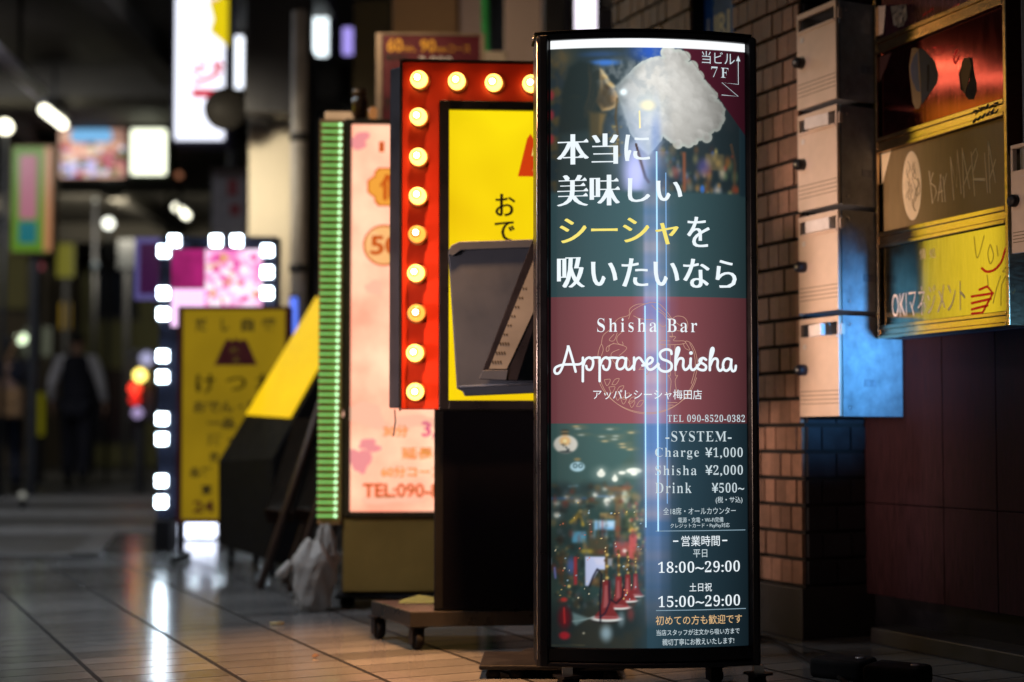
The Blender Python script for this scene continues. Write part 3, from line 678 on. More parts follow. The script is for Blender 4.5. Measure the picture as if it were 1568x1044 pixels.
# ---- tubes glowing through the film
tube_mat = glow('fluorescent_tube', (176, 226, 255), 1.15, sample=False); tube_dim = glow('fluorescent_tube_soft', (140, 190, 244), 0.9, sample=False)
def strip(px, y0, y1, wpx, mat, off=-0.003):
    n = 2; x = sx_(px); h = wpx * K0 / 2
    MB().add([(x - h, bow(x) + off, sz_(y1)), (x + h, bow(x) + off, sz_(y1)), (x + h, bow(x) + off, sz_(y0)), (x - h, bow(x) + off, sz_(y0))], [(0, 1, 2, 3)]).build('light_tube', mat, PS)
strip(984.6, 470, 806, 2.0, tube_mat); strip(1003.3, 236, 812, 2.4, tube_mat); strip(1017.4, 268, 770, 1.5, tube_dim)
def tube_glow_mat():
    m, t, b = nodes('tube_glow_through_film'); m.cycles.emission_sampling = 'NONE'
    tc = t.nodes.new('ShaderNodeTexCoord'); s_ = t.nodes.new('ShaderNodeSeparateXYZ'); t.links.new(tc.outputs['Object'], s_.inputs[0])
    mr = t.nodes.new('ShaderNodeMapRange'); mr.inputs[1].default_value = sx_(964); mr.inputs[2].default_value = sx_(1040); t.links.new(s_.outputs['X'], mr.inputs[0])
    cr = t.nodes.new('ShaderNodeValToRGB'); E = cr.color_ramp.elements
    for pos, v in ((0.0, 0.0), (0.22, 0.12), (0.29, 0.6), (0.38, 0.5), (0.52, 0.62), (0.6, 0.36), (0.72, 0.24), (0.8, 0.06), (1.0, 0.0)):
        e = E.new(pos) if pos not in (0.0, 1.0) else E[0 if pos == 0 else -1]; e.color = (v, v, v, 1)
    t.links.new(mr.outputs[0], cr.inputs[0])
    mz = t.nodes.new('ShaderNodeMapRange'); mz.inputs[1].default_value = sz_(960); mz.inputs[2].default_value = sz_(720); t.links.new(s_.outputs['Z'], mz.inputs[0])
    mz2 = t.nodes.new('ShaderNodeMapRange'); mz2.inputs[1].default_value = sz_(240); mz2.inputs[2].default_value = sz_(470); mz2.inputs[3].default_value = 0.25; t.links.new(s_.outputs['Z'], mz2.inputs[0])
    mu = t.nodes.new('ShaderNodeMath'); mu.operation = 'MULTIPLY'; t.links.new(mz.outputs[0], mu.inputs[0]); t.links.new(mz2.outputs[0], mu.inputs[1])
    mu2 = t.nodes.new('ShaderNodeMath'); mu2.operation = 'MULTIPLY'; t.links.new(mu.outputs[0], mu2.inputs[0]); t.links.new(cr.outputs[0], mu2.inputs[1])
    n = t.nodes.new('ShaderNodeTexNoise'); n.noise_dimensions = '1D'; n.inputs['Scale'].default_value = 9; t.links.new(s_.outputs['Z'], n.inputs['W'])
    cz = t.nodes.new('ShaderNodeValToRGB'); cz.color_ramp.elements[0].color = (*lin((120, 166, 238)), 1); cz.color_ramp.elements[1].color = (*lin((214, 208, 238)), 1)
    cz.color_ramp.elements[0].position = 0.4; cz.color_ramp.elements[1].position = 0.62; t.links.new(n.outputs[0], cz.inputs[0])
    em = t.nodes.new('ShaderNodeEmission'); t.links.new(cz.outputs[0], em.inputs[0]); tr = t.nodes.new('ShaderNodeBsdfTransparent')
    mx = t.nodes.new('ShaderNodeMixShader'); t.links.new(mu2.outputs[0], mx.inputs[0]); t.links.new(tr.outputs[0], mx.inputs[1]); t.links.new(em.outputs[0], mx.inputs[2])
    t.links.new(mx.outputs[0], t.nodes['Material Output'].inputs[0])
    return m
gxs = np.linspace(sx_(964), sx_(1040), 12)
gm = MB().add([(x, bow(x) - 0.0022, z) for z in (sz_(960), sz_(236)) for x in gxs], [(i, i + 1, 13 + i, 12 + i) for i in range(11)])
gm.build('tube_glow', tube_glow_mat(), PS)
# ---- lettering of the poster
white = film_material('white_film', srgb=(236, 248, 250), strength=1.15); cream = film_material('cream_film', srgb=(250, 222, 110), strength=1.0)
white2 = glow('bright_white_film', (240, 250, 255), 1.0, sample=False); peach = glow('peach_film', (238, 196, 140), 0.9, sample=False); yellow_l = glow('yellow_film', (250, 232, 120), 1.0, sample=False)
pale = glow('pale_white_film', (210, 226, 232), 0.92, sample=False)
def T(t, x0, y0, x1, y1, m=white2, st='mincho', **k): return letters(t, sbox(x0, y0, x1, y1), m, PS, st, -0.0032, bow, **k)
T('本当', 852, 209, 945, 255, white2, 'kanji'); T('に', 954, 211, 993, 251, white2, 'kana'); T('美味', 852, 271, 947, 318, white2, 'kanji'); T('しい', 959, 277, 1043, 313, white2, 'kana')
T('シーシャ', 856, 337, 1037, 377, yellow_l, 'kana'); T('を', 1050, 334, 1086, 380, white2, 'kana'); T('吸', 852, 396, 894, 442, white2, 'kanji'); T('いたいなら', 903, 398, 1129, 442, white2, 'kana')
T('当ビル', 1075, 81, 1128, 100, pale, 'fine'); T('7F', 1090, 104, 1118, 120, pale, 'serif', space=1.3)
T('Shisha Bar', 912, 489, 1065, 510, white2, 'serif', space=1.25); T('アッパレシーシャ梅田店', 906, 597, 1072, 612, white2, 'plain'); T('TEL 090-8520-0382', 1018, 635, 1141, 646, pale, 'serif', space=1.1)
T('-SYSTEM-', 1015, 660, 1119, 676, pale, 'serif', space=1.1)
T('Charge', 999, 685, 1067, 703, pale, 'serif', space=1.15); T('¥1,000', 1077, 685, 1137, 702, pale, 'serif', space=1.1)
T('Shisha', 999, 712, 1063, 727, pale, 'serif', space=1.15); T('¥2,000', 1077, 712, 1137, 729, pale, 'serif', space=1.1)
T('Drink', 999, 738, 1055, 754, pale, 'serif', space=1.15); T('¥500~', 1087, 739, 1139, 754, pale, 'serif', space=1.1)
T('(税・サ込)', 1093, 760, 1136, 771, pale, 'plain'); T('全18席・オールカウンター', 1011, 776, 1125, 787, pale, 'fine')
T('電源・充電・Wi-Fi完備', 1034, 791, 1105, 799, pale, 'plain'); T('クレジットカード・PayPay対応', 1022, 800, 1115, 808, pale, 'plain')
T('-', 1026, 826, 1034, 828, white2, 'plain'); T('営業時間', 1039, 819, 1099, 835, white2, 'plain'); T('-', 1103, 826, 1111, 828, white2, 'plain')
T('平日', 1057, 840, 1079, 852, pale, 'plain'); T('18:00~29:00', 1003, 858, 1131, 875, white2, 'serif', space=1.05); T('土日祝', 1051, 891, 1086, 904, white2, 'plain'); T('15:00~29:00', 1003, 910, 1131, 927, white2, 'serif', space=1.05)
T('初めての方も歓迎です', 999, 940, 1134, 954, peach, 'plain'); T('当店スタッフが注文から吸い方まで', 1000, 961, 1130, 970, pale, 'plain'); T('親切丁寧にお教えいたします!', 1009, 975, 1121, 985, pale, 'plain')
hb = np.linspace(sx_(842.5), sx_(1145.2), 25)
MB().add([(x_, bow(x_) - 0.0015, z_) for z_ in (sz_(78), sz_(66)) for x_ in hb], [(i, i + 1, 26 + i, 25 + i) for i in range(24)]).build('header_band', glow('white_header_film', (250, 253, 255), 1.05, sample=False), PS)
line_mat = glow('thin_line_film', (150, 180, 196), 0.8, sample=False)
strokes([[(1000, 811.5), (1070, 811.5), (1140, 811.5)]], 'rule', line_mat, PS, smap, 0.0018, -0.0032, bow, smooth=False)
strokes([[(1000, 932), (1070, 932), (1140, 932)]], 'rule', line_mat, PS, smap, 0.0018, -0.0032, bow, smooth=False)
strokes([[(1134, 92), (1134, 128.5), (1107, 127.5), (1133.5, 147), (1107, 146.5)]], 'arrow', pale, PS, smap, 0.0016, -0.0032, bow, smooth=False)
ah = MB(); ah.add([(sx_(a), bow(sx_(a)) - 0.0032, sz_(b_)) for a, b_ in ((1130.5, 93), (1137.5, 93), (1134, 84.5))], [(0, 1, 2)]); ah.build('arrow_head', pale, PS)
# script name, one pen width
def sA(x, y): return smap(838 + x / 9.2235, 515 + y / 9.2235)
def sB(x, y): return smap(978 + x / 9.2235, 515 + y / 9.2235)
scrA = [[(385, 505), (340, 330), (285, 150), (275, 190), (215, 400), (165, 510), (115, 530), (92, 490), (115, 440), (200, 408), (300, 402), (430, 402), (480, 370), (485, 318)],
        [(485, 310), (483, 640)], [(490, 420), (520, 340), (575, 308), (622, 345), (622, 420), (590, 478), (545, 470), (530, 425)], [(590, 320), (650, 310), (712, 310)],
        [(718, 310), (716, 640)], [(722, 420), (755, 340), (808, 308), (855, 345), (855, 420), (825, 478), (780, 470), (762, 425)], [(820, 320), (890, 312), (985, 318)],
        [(1085, 345), (1040, 310), (985, 325), (955, 385), (962, 455), (1010, 472), (1060, 430), (1085, 320)], [(1085, 320), (1080, 430), (1105, 478), (1150, 465), (1185, 420)],
        [(1195, 310), (1195, 480)], [(1195, 430), (1215, 350), (1260, 312), (1290, 330), (1300, 348)], [(1300, 345), (1340, 400)]]
scrB = [[(20, 420), (85, 410), (150, 375), (165, 330), (130, 310), (90, 345), (80, 420), (110, 475), (165, 470), (225, 420), (240, 395)],
        [(432, 258), (420, 212), (355, 195), (285, 225), (268, 275), (300, 330), (380, 360), (430, 400), (425, 470), (360, 505), (285, 490), (245, 440), (248, 405)],
        [(488, 480), (490, 330), (505, 200), (530, 168), (542, 200), (520, 270), (490, 330)], [(492, 420), (530, 335), (580, 318), (602, 350), (598, 430), (625, 478), (670, 455), (690, 420)],
        [(708, 320), (704, 430), (728, 478), (775, 460), (850, 370), (862, 330)], [(930, 335), (890, 312), (845, 330), (840, 365), (900, 400), (930, 430), (915, 475), (860, 480), (808, 455), (800, 415)],
        [(985, 480), (988, 330), (1005, 200), (1030, 168), (1040, 200), (1020, 270), (988, 330)], [(990, 420), (1030, 335), (1078, 318), (1102, 350), (1098, 430), (1125, 485), (1165, 470), (1185, 430)],
        [(1300, 335), (1255, 315), (1205, 335), (1180, 400), (1190, 465), (1235, 485), (1285, 440), (1305, 330)], [(1305, 330), (1300, 430), (1320, 488), (1360, 475), (1372, 415)]]
strokes(scrA, 'lettering', white2, PS, sA, 0.0058, -0.0034, bow); strokes(scrB, 'lettering', white2, PS, sB, 0.0062, -0.0036, bow)
dot = MB(); dot.add([(sx_(978 + 712 / 9.2235) + 0.0045 * math.cos(k * math.pi / 6), bow(sx_(1055)) - 0.0036, sz_(515 + 243 / 9.2235) + 0.0045 * math.sin(k * math.pi / 6)) for k in range(12)], [tuple(range(12))]); dot.build('lettering', white2, PS)
# round line emblem behind the name
def sE(x, y): return smap(880 + x / 5.218, 450 + y / 5.218)
arc = lambda cx, cy, rx, ry, a0, a1, n=18: [(cx + rx * math.cos(R(a0 + (a1 - a0) * k / n)), cy + ry * math.sin(R(a0 + (a1 - a0) * k / n))) for k in range(n + 1)]
emb = [arc(565, 600, 385, 360, 20, 165, 26), arc(565, 600, 402, 350, 12, 160, 26), [(175, 560), (175, 480), (200, 410), (215, 450), (200, 500)], [(200, 410), (215, 340), (270, 290), (330, 210), (415, 180), (425, 130), (480, 95), (545, 90), (600, 78), (660, 90), (720, 150), (760, 205)],
       [(415, 210), (440, 150), (500, 110), (545, 92)], [(455, 185), (500, 205), (545, 212), (610, 215)], [(600, 100), (640, 140), (700, 180), (720, 240), (690, 270), (650, 240)], [(760, 210), (800, 185), (860, 195), (890, 245), (870, 300), (800, 300)], [(650, 120), (720, 180), (800, 240), (860, 280)],
       [(300, 330), (262, 375), (300, 380), (325, 320)], [(380, 300), (325, 350), (330, 400), (370, 415), (365, 390)], [(300, 400), (245, 430), (240, 465), (260, 455), (262, 425), (300, 405), (385, 425), (395, 450), (340, 500)], [(340, 450), (280, 480), (285, 530), (330, 590), (310, 600)], [(400, 510), (425, 560), (400, 610)],
       [(760, 310), (765, 350), (740, 345), (790, 350), (775, 380), (860, 382), (850, 405), (680, 412), (665, 382), (745, 382)], [(850, 400), (870, 440), (905, 450), (870, 385), (915, 400), (955, 480), (965, 590), (930, 720), (880, 800)], [(905, 400), (940, 480), (948, 590), (915, 720)],
       [(745, 415), (748, 640), (730, 655), (752, 700), (740, 800)], [(785, 415), (785, 640), (805, 655), (785, 700), (800, 800)], [(720, 870), (800, 870)], [(720, 890), (770, 890)], [(720, 905), (745, 905)], [(495, 610), (540, 560), (575, 490), (600, 560), (560, 650), (540, 610), (495, 610)]]
for (x, y) in ((222, 690), (258, 748), (305, 805), (350, 835), (415, 862)): emb.append([(x, y), (x + 48, y - 2), (x + 22, y + 48), (x, y)]); emb.append([(x + 60, y + 38), (x + 84, y - 2), (x + 118, y - 8), (x + 92, y + 36), (x + 60, y + 38)])
strokes(emb, 'emblem', glow('emblem_line_film', (206, 160, 138), 0.9, sample=False), PS, sE, 0.0013, -0.0026, bow)

# ================================================================== MARQUEE SIGN
D1 = 4.10; K1 = D1 / F
MS = thing('marquee_sign', (at(786, 560, D1).x, D1, 0), R(4), 'yellow sign framed in red with glowing round bulbs on a black stand', 'bulb sign')
def mx(px): return (px - 786) * K1
def mz(py): return at(786, py, D1).z
red = pbr('red_lacquer', (0.44, 0.022, 0.004), 0.45, var=0.08, scale=3)
XL, XR = mx(615), mx(930)
ring = [(XL, mz(627)), (XL, mz(97)), (XR, mz(97)), (XR, mz(627)), (mx(873), mz(627)), (mx(873), mz(156)), (mx(672), mz(156)), (mx(672), mz(627))]
MB().prism([(x, 0.0, z) for x, z in ring], (0, 0.03, 0)).build('red_border', red, MS, 0.002)
hous = MB()
hous.prism([(XL, 0.031, 0), (XL - 0.036, 0.075, 0), (XL - 0.036, 0.115, 0), (XR + 0.036, 0.115, 0), (XR + 0.036, 0.075, 0), (XR, 0.031, 0)][::-1], (0, 0, mz(99) - mz(624)))
for i, v in enumerate(hous.v): hous.v[i] = (v[0], v[1], v[2] + mz(624))
hous.build('housing', pbr('grey_violet_paint', (0.035, 0.032, 0.045), 0.5), MS, 0.004)
lip = MB()
for x0, x1, z0, z1 in ((XL - 0.007, XL - 0.0005, mz(629), mz(95)), (XR + 0.0005, XR + 0.007, mz(629), mz(95)), (XL, XR, mz(96.8), mz(94.5))): lip.b2(x0, x1, -0.012, 0.03, z0, z1)
lip.build('lip', black, MS)
fr = MB()
for x0, x1, z0, z1 in ((mx(672.5), mx(687), mz(627), mz(156.5)), (mx(858), mx(872.5), mz(627), mz(156.5)), (mx(687), mx(858), mz(170), mz(156.5)), (mx(687), mx(858), mz(627), mz(613))): fr.b2(x0, x1, -0.014, 0.02, z0, z1)
fr.build('inner_frame', black_gloss, MS, 0.0015)
def yellow_face_mat():
    m, t, b = nodes('yellow_lit_acrylic')
    tc = t.nodes.new('ShaderNodeTexCoord'); n = t.nodes.new('ShaderNodeTexNoise'); n.inputs['Scale'].default_value = 2.2; t.links.new(tc.outputs['Object'], n.inputs['Vector'])
    cr = t.nodes.new('ShaderNodeValToRGB'); cr.color_ramp.elements[0].color = (*lin((222, 184, 4)), 1); cr.color_ramp.elements[1].color = (*lin((255, 226, 12)), 1)
    cr.color_ramp.elements[0].position = 0.3; cr.color_ramp.elements[1].position = 0.6
    t.links.new(n.outputs[0], cr.inputs[0]); t.links.new(cr.outputs[0], b.inputs['Emission Color']); b.inputs['Emission Strength'].default_value = 1.0
    b.inputs['Base Color'].default_value = (0.06, 0.045, 0.002, 1); b.inputs['Roughness'].default_value = 0.25
    return m
MB().b2(mx(687), mx(858), 0.0, 0.02, mz(613), mz(170)).build('sign_face', yellow_face_mat(), MS)
letters('おでん', (mx(757), mx(789), mz(409), mz(297)), ink, MS, 'brush', -0.002, vertical=True)
letters('けつね', (mx(824), mx(852), mz(470), mz(285)), ink, MS, 'brush', -0.002, vertical=True)
red_film = glow('red_film', (214, 62, 14), 0.9, sample=False)
def mountain(parent, x0, x1, z0, z1, y, mat, mark=None):
    w_, h_ = x1 - x0, z1 - z0; f = lambda a, b_: (x0 + w_ * a, y, z0 + h_ * b_)
    MB().add([f(0, 0), f(1, 0), f(0.76, 0.86), f(0.66, 0.98), f(0.60, 0.86), f(0.5, 1.0), f(0.41, 0.86), f(0.33, 0.98), f(0.24, 0.86)], [(0, 1, 2, 3, 4, 5, 6, 7, 8)]).build('emblem', mat, parent)
    letters('笑', (x0 + w_ * 0.36, x0 + w_ * 0.64, z0 + h_ * 0.14, z0 + h_ * 0.66), mark, parent, 'bold', y - 0.001)
mountain(MS, mx(793), mx(852), mz(270), mz(203), -0.002, red_film, yellow_l)
bulb_mat = glow('bulb_glass_warm', (255, 186, 86), 5.0); core_mat = glow('bulb_filament_hot', (255, 226, 150), 22.0); bulb_dim = glow('bulb_glass_warm_dim', (255, 160, 64), 1.9)
cup = pbr('bulb_socket', (0.32, 0.10, 0.03), 0.4, var=0.1); ringm = pbr('bulb_ring', (0.25, 0.11, 0.02), 0.4)
def make_bulb(mat):
    b = MB().lathe([(0.012, 0.0), (0.020, -0.008), (0.0245, -0.018), (0.0245, -0.026), (0.021, -0.036), (0.014, -0.043), (0.006, -0.046)], 22, axis='y').build('bulb', mat, MS)
    MB().lathe([(0.029, -0.001), (0.029, -0.006), (0.021, -0.008), (0.021, -0.001)], 22, axis='y').build('socket', cup, b)
    MB().lathe([(0.0125, -0.0425), (0.0140, -0.0465), (0.0105, -0.0485), (0.0085, -0.044)], 18, axis='y').build('ring', ringm, b)
    MB().lathe([(0.0085, -0.044), (0.007, -0.052), (0.003, -0.055)], 14, axis='y').build('filament', core_mat, b)
    return b
spots = [(643 - 0.75 * k, y, k in (4, 6)) for k, y in enumerate((127, 183, 244, 304, 362, 421, 481, 542, 600))] + [(643 + 57.3 * k, 127.5 + 0.7 * k, False) for k in range(1, 5)] + [(901.5, y, k in (3, 5)) for k, y in enumerate((183, 244, 304, 362, 421, 481, 542, 600))]
P1, P2 = make_bulb(bulb_mat), make_bulb(bulb_dim); first = {False: True, True: True}
for px, py, dim in spots:
    p = P2 if dim else P1
    o = p if first[dim] else copy_tree(p, MS); first[dim] = False
    o.location = (mx(px), 0, mz(py)); o.rotation_euler = (R(random.uniform(-4, 4)), 0, R(random.uniform(-14, -4)))
ped = MB().b2(mx(666), mx(880), 0.035, 0.11, 0.115, mz(626)); ped.build('pedestal', pbr('pedestal_paint', (0.008, 0.008, 0.009), 0.7, spec=0.1), MS, 0.003)
MB().b2(mx(679), mx(874), 0.028, 0.0345, 0.117, mz(629)).build('front_panel', pbr('matt_black_panel', (0.002, 0.002, 0.004), 0.8, spec=0.04), MS)
zb_ = 0.112
bp_ = [at(628, 934, 4.10), at(568, 922, 4.36)]
fl = Vector((at(628, 934, 4.10).x, 4.10)); bl = Vector((at(568, 922, 4.38).x, 4.38))
loc = MS.location; ri = Matrix.Rotation(-R(4), 2)
def toM(v): q = ri @ (v - Vector((loc.x, loc.y))); return (q.x, q.y)
a0 = toM(fl); a1 = toM(bl); wv = Vector((mx(940), a0[1] + 0.02)); 
base = MB().prism([(a0[0], a0[1], 0.068), (wv.x, wv.y, 0.068), (wv.x - 0.12, wv.y + 0.27, 0.068), (a1[0], a1[1], 0.068)], (0, 0, 0.044))
base.build('base', pbr('black_base_top', (0.02, 0.018, 0.017), 0.3), MS, 0.003)
for (x, y) in ((a0[0] + 0.02, a0[1] + 0.035), (a1[0] + 0.025, a1[1] - 0.03), (wv.x - 0.04, wv.y + 0.03), (wv.x - 0.13, wv.y + 0.23)):
    wm, fm = MB(), MB(); caster(wm, fm, (x, y, 0), 0.031, 0.35); c_ = fm.build('caster', black, MS); wm.build('wheel', rubber, c_)

MB().tube([(mx(605), 0.02, mz(627)), (mx(606), 0.015, mz(645)), (mx(603), 0.02, mz(668))], 0.0022, 6).build('cord', rubber, MS)
# grey tray on a stand with a slanting leaflet holder
D2 = 3.93; K2 = D2 / F
TS = thing('leaflet_stand', (at(870, 560, D2).x, D2, 0), 0, 'grey plastic tray on a stand with a slanting black leaflet holder, before the yellow face', 'leaflet stand')
def tx(px): return (px - 870) * K2
def tz(py): return at(870, py, D2).z
grey_pl = pbr('grey_blue_plastic', (0.012, 0.021, 0.042), 0.55, var=0.15, scale=4)
outl = [(686, 391), (686.5, 384), (691, 376), (703, 370.5), (905, 364), (912, 370), (912, 590), (900, 598), (711, 606.5), (708, 599), (699, 595)]
MB().prism([(tx(a), 0.0, tz(b_)) for a, b_ in outl], (0, 0.02, 0)).build('tray', grey_pl, TS, 0.004, 3)
rimm = MB(); q = [(686, 391), (686.5, 384), (691, 376), (703, 370.5), (905, 364)]
rimm.prism([(tx(a), -0.012, tz(b_)) for a, b_ in q + [(905, 377), (706, 384), (694, 393)]], (0, 0.011, 0)); rimm.build('rim', grey_pl, TS, 0.003, 3)
MB().tube([(tx(703), -0.004, tz(592)), (tx(900), -0.004, tz(583))], 0.004, 8).build('lower_rib', grey_pl, TS)
MB().b2(-0.03, 0.03, 0.025, 0.055, 0.03, tz(385)).build('post', black, TS)
MB().lathe([(0.15, 0.0), (0.15, 0.012), (0.135, 0.022), (0.04, 0.032)], 28).build('base', black, TS)
hold = [(734, 581), (817, 366), (850, 366), (838, 440), (792, 584)]
MB().prism([(tx(a), -0.05, tz(b_)) for a, b_ in hold], (0, 0.037, 0)).build('holder', black_gloss, TS, 0.002)
paper = [(749, 566), (818, 398), (826, 410), (822, 468), (776, 566)]
pp = MB().prism([(tx(a), -0.0525, tz(b_)) for a, b_ in paper], (0, 0.0018, 0)).build('leaflet', pbr('grey_paper', (0.085, 0.088, 0.09), 0.55, var=0.15, scale=8), TS)
prn = MB()
for k in range(9):
    s_ = k / 9; a = 753 + 52 * s_; b_ = 556 - 125 * s_
    for j in range(4 if k < 3 else 2): prn.box((tx(a + 4 * j + 2), -0.0529, tz(b_)), (0.004, 0.0004, 0.009 if k < 3 else 0.006), Matrix.Rotation(R(-21), 3, 'Y'))
prn.build('print', ink, pp)
MB().prism([(tx(a), -0.054, tz(b_)) for a, b_ in ((734, 581), (740, 568), (778, 568), (775, 583))], (0, 0.004, 0)).build('lower_lip', grey_pl, TS, 0.001)

# ================================================================== PINK LIT SIGN WITH GREEN LIGHT BARS
D3 = 5.15; K3 = D3 / F
KS = thing('pink_sign', (at(600, 560, D3).x, D3, 0), R(2), 'pink glowing shop sign with orange words and a column of green light bars', 'light box sign')
def kx(px): return (px - 600) * K3
def kz(py): return at(600, py, D3).z
ochre = pbr('ochre_board', (0.36, 0.22, 0.05), 0.55, var=0.2, scale=5)
MB().b2(kx(523), kx(735), 0.03, 0.20, kz(910), kz(181)).build('cabinet', pbr('brown_cabinet', (0.06, 0.042, 0.025), 0.5), KS, 0.004)
MB().b2(kx(537), kx(722), 0.012, 0.029, kz(783), kz(190)).build('sign_face', glow('pink_lit_film', (255, 198, 164), 1.42, var=0.1, scale=4, col2=(255, 154, 126)), KS)
fr = MB()
for x0, x1, z0, z1 in ((kx(527), kx(536.5), kz(790), kz(182)), (kx(722.5), kx(732), kz(790), kz(182)), (kx(536.5), kx(722.5), kz(189.5), kz(182)), (kx(536.5), kx(722.5), kz(792), kz(783.5))): fr.b2(x0, x1, 0.0, 0.03, z0, z1)
fr.build('frame', pbr('dark_bronze', (0.07, 0.045, 0.02), 0.4), KS, 0.002)
MB().b2(kx(527), kx(732), 0.006, 0.028, kz(906), kz(793)).build('lower_panel', ochre, KS, 0.002)
MB().b2(kx(515), kx(742), -0.02, 0.22, 0.03, kz(911)).build('base', black, KS, 0.004)
for x in (kx(530), kx(725)):
    for y in (0.03, 0.18): MB().lathe([(0.02, 0), (0.024, 0.01), (0.02, 0.031)], 12, (x, y, 0)).build('foot', rubber, KS)
org = glow('orange_film', (214, 92, 22), 0.9, sample=False); yel = glow('amber_film', (246, 166, 62), 1.0, sample=False); mag = glow('magenta_film', (226, 84, 130), 0.95, sample=False); rosy = glow('rose_film', (244, 150, 150), 1.0, sample=False); rose2 = glow('soft_peach_film', (250, 190, 160), 1.05, sample=False)
def blobf(cx, cy, rx, ry, mat, y, seed, name='print'):
    r = random.Random(seed); n = 26; ph = [r.random() * 6 for _ in range(4)]
    pts = [(1 + 0.22 * math.sin(2 * t + ph[0]) + 0.16 * math.sin(3 * t + ph[1]) + 0.1 * math.sin(5 * t + ph[2]), t) for t in (2 * math.pi * k / n for k in range(n))]
    MB().add([(kx(cx + rx * a * math.cos(t)), y, kz(cy + ry * a * math.sin(t))) for a, t in pts], [tuple(range(n))]).build(name, mat, KS)
blobf(560, 635, 26, 22, rose2, 0.0112, 1); blobf(566, 682, 17, 9, rosy, 0.0110, 2); blobf(552, 705, 14, 22, rosy, 0.0108, 3); blobf(640, 645, 34, 12, rose2, 0.0106, 4); blobf(548, 215, 16, 12, rosy, 0.0104, 5); blobf(572, 440, 16, 9, rose2, 0.0102, 6); blobf(600, 765, 40, 7, rose2, 0.0100, 7)
def KT(t, x0, y0, x1, y1, m, st='bold', y=0.0085):
    if m == yel: letters(t, (kx(x0 - 1), kx(x1 + 1), kz(y1 + 1), kz(y0 - 1)), org, KS, 'bold', y + 0.0006); st = 'plain'
    letters(t, (kx(x0), kx(x1), kz(y1), kz(y0)), m, KS, st, y)
plaq = [(572, 262), (578, 256), (700, 256), (706, 262), (706, 268), (712, 276), (712, 294), (706, 302), (706, 308), (700, 315), (578, 315), (572, 308), (572, 302), (561, 294), (561, 276), (572, 268)]
MB().prism([(kx(a), 0.0092, kz(b_)) for a, b_ in plaq], (0, 0.0015, 0)).build('plaque', org, KS)
MB().prism([(kx(636 + (a - 636) * 0.965), 0.0078, kz(285.5 + (b_ - 285.5) * 0.92)) for a, b_ in plaq], (0, 0.0012, 0)).build('plaque', yel, KS)
KT('個', 580, 266, 622, 306, org, 'bold', 0.0066); MB().b2(kx(579), kx(587), 0.0080, 0.0092, kz(232), kz(216)).build('mark', org, KS)
MB().lathe([(32 * K3, 0.0092), (32 * K3, 0.0080)], 30, (kx(587), 0, kz(375)), 'y').build('medallion', org, KS); MB().lathe([(29 * K3, 0.0078), (29 * K3, 0.0070)], 30, (kx(587), 0, kz(375)), 'y').build('medallion', glow('apricot_film', (255, 190, 120), 1.0, sample=False), KS)
KT('50', 566, 360, 612, 390, org, 'bold', 0.0062); KT('30分', 588, 652, 624, 668, yel); KT('3,000', 646, 645, 720, 672, mag, 'bold'); KT('延長30分', 616, 686, 712, 702, yel); KT('60分コース70分', 585, 715, 716, 730, yel)
KT('TEL:090-8520', 556, 740, 716, 762, org, 'bold', 0.0084)
# the green bars: a shallow tray of tubes left of the face
MB().b2(kx(488), kx(524), 0.0, 0.05, kz(803), kz(183)).build('light_tray', pbr('copper_backing', (0.60, 0.30, 0.13), 0.35, var=0.15), KS, 0.002)
bar_m = glow('green_light_bar', (140, 226, 112), 1.2, var=0.35, scale=7); 
b0 = MB().tube([(kx(491), -0.006, 0), (kx(521), -0.006, 0)], 0.0038, 8).build('light_bar', bar_m, KS); cap_m = glow('green_bar_end', (190, 255, 190), 2.2)
MB().lathe([(0.005, -0.004), (0.0062, 0.0), (0.005, 0.005)], 8, (kx(519), -0.006, 0), 'x').build('bar_end', cap_m, b0)
nb = 59
for i in range(nb):
    o = b0 if i == 0 else copy_tree(b0, KS)
    o.location = (-(i / nb) * 5 * K3 + 0.002, 0, kz(192 + 10.3 * i))
MB().b2(kx(494), kx(536), 0.03, 0.14, kz(181), kz(168)).build('cap', glow('warm_cap_lamp', (240, 190, 140), 0.7, var=0.3), KS, 0.006)

# brown jar lamp on top
JL = thing('amber_jar', at(551, 181, 5.2), 0, 'dark amber glass jar standing on top of the pink sign', 'jar')
MB().lathe([(0.022, 0.0), (0.028, 0.01), (0.028, 0.07), (0.02, 0.085)], 20).build('jar_body', pbr('amber_glass', (0.07, 0.03, 0.01), 0.12), JL); MB().lathe([(0.022, 0.086), (0.024, 0.09), (0.024, 0.108)], 20).build('lid', pbr('bronze_lid', (0.2, 0.11, 0.05), 0.3, 0.6), JL)
JL2 = thing('amber_jar', at(571, 181, 5.25), 0, 'small orange lantern jar right of the tall amber jar', 'jar')
MB().lathe([(0.012, 0.0), (0.016, 0.008), (0.016, 0.035), (0.01, 0.04)], 18).build('jar_body', glow('orange_lamp_glass', (214, 140, 80), 0.5), JL2)

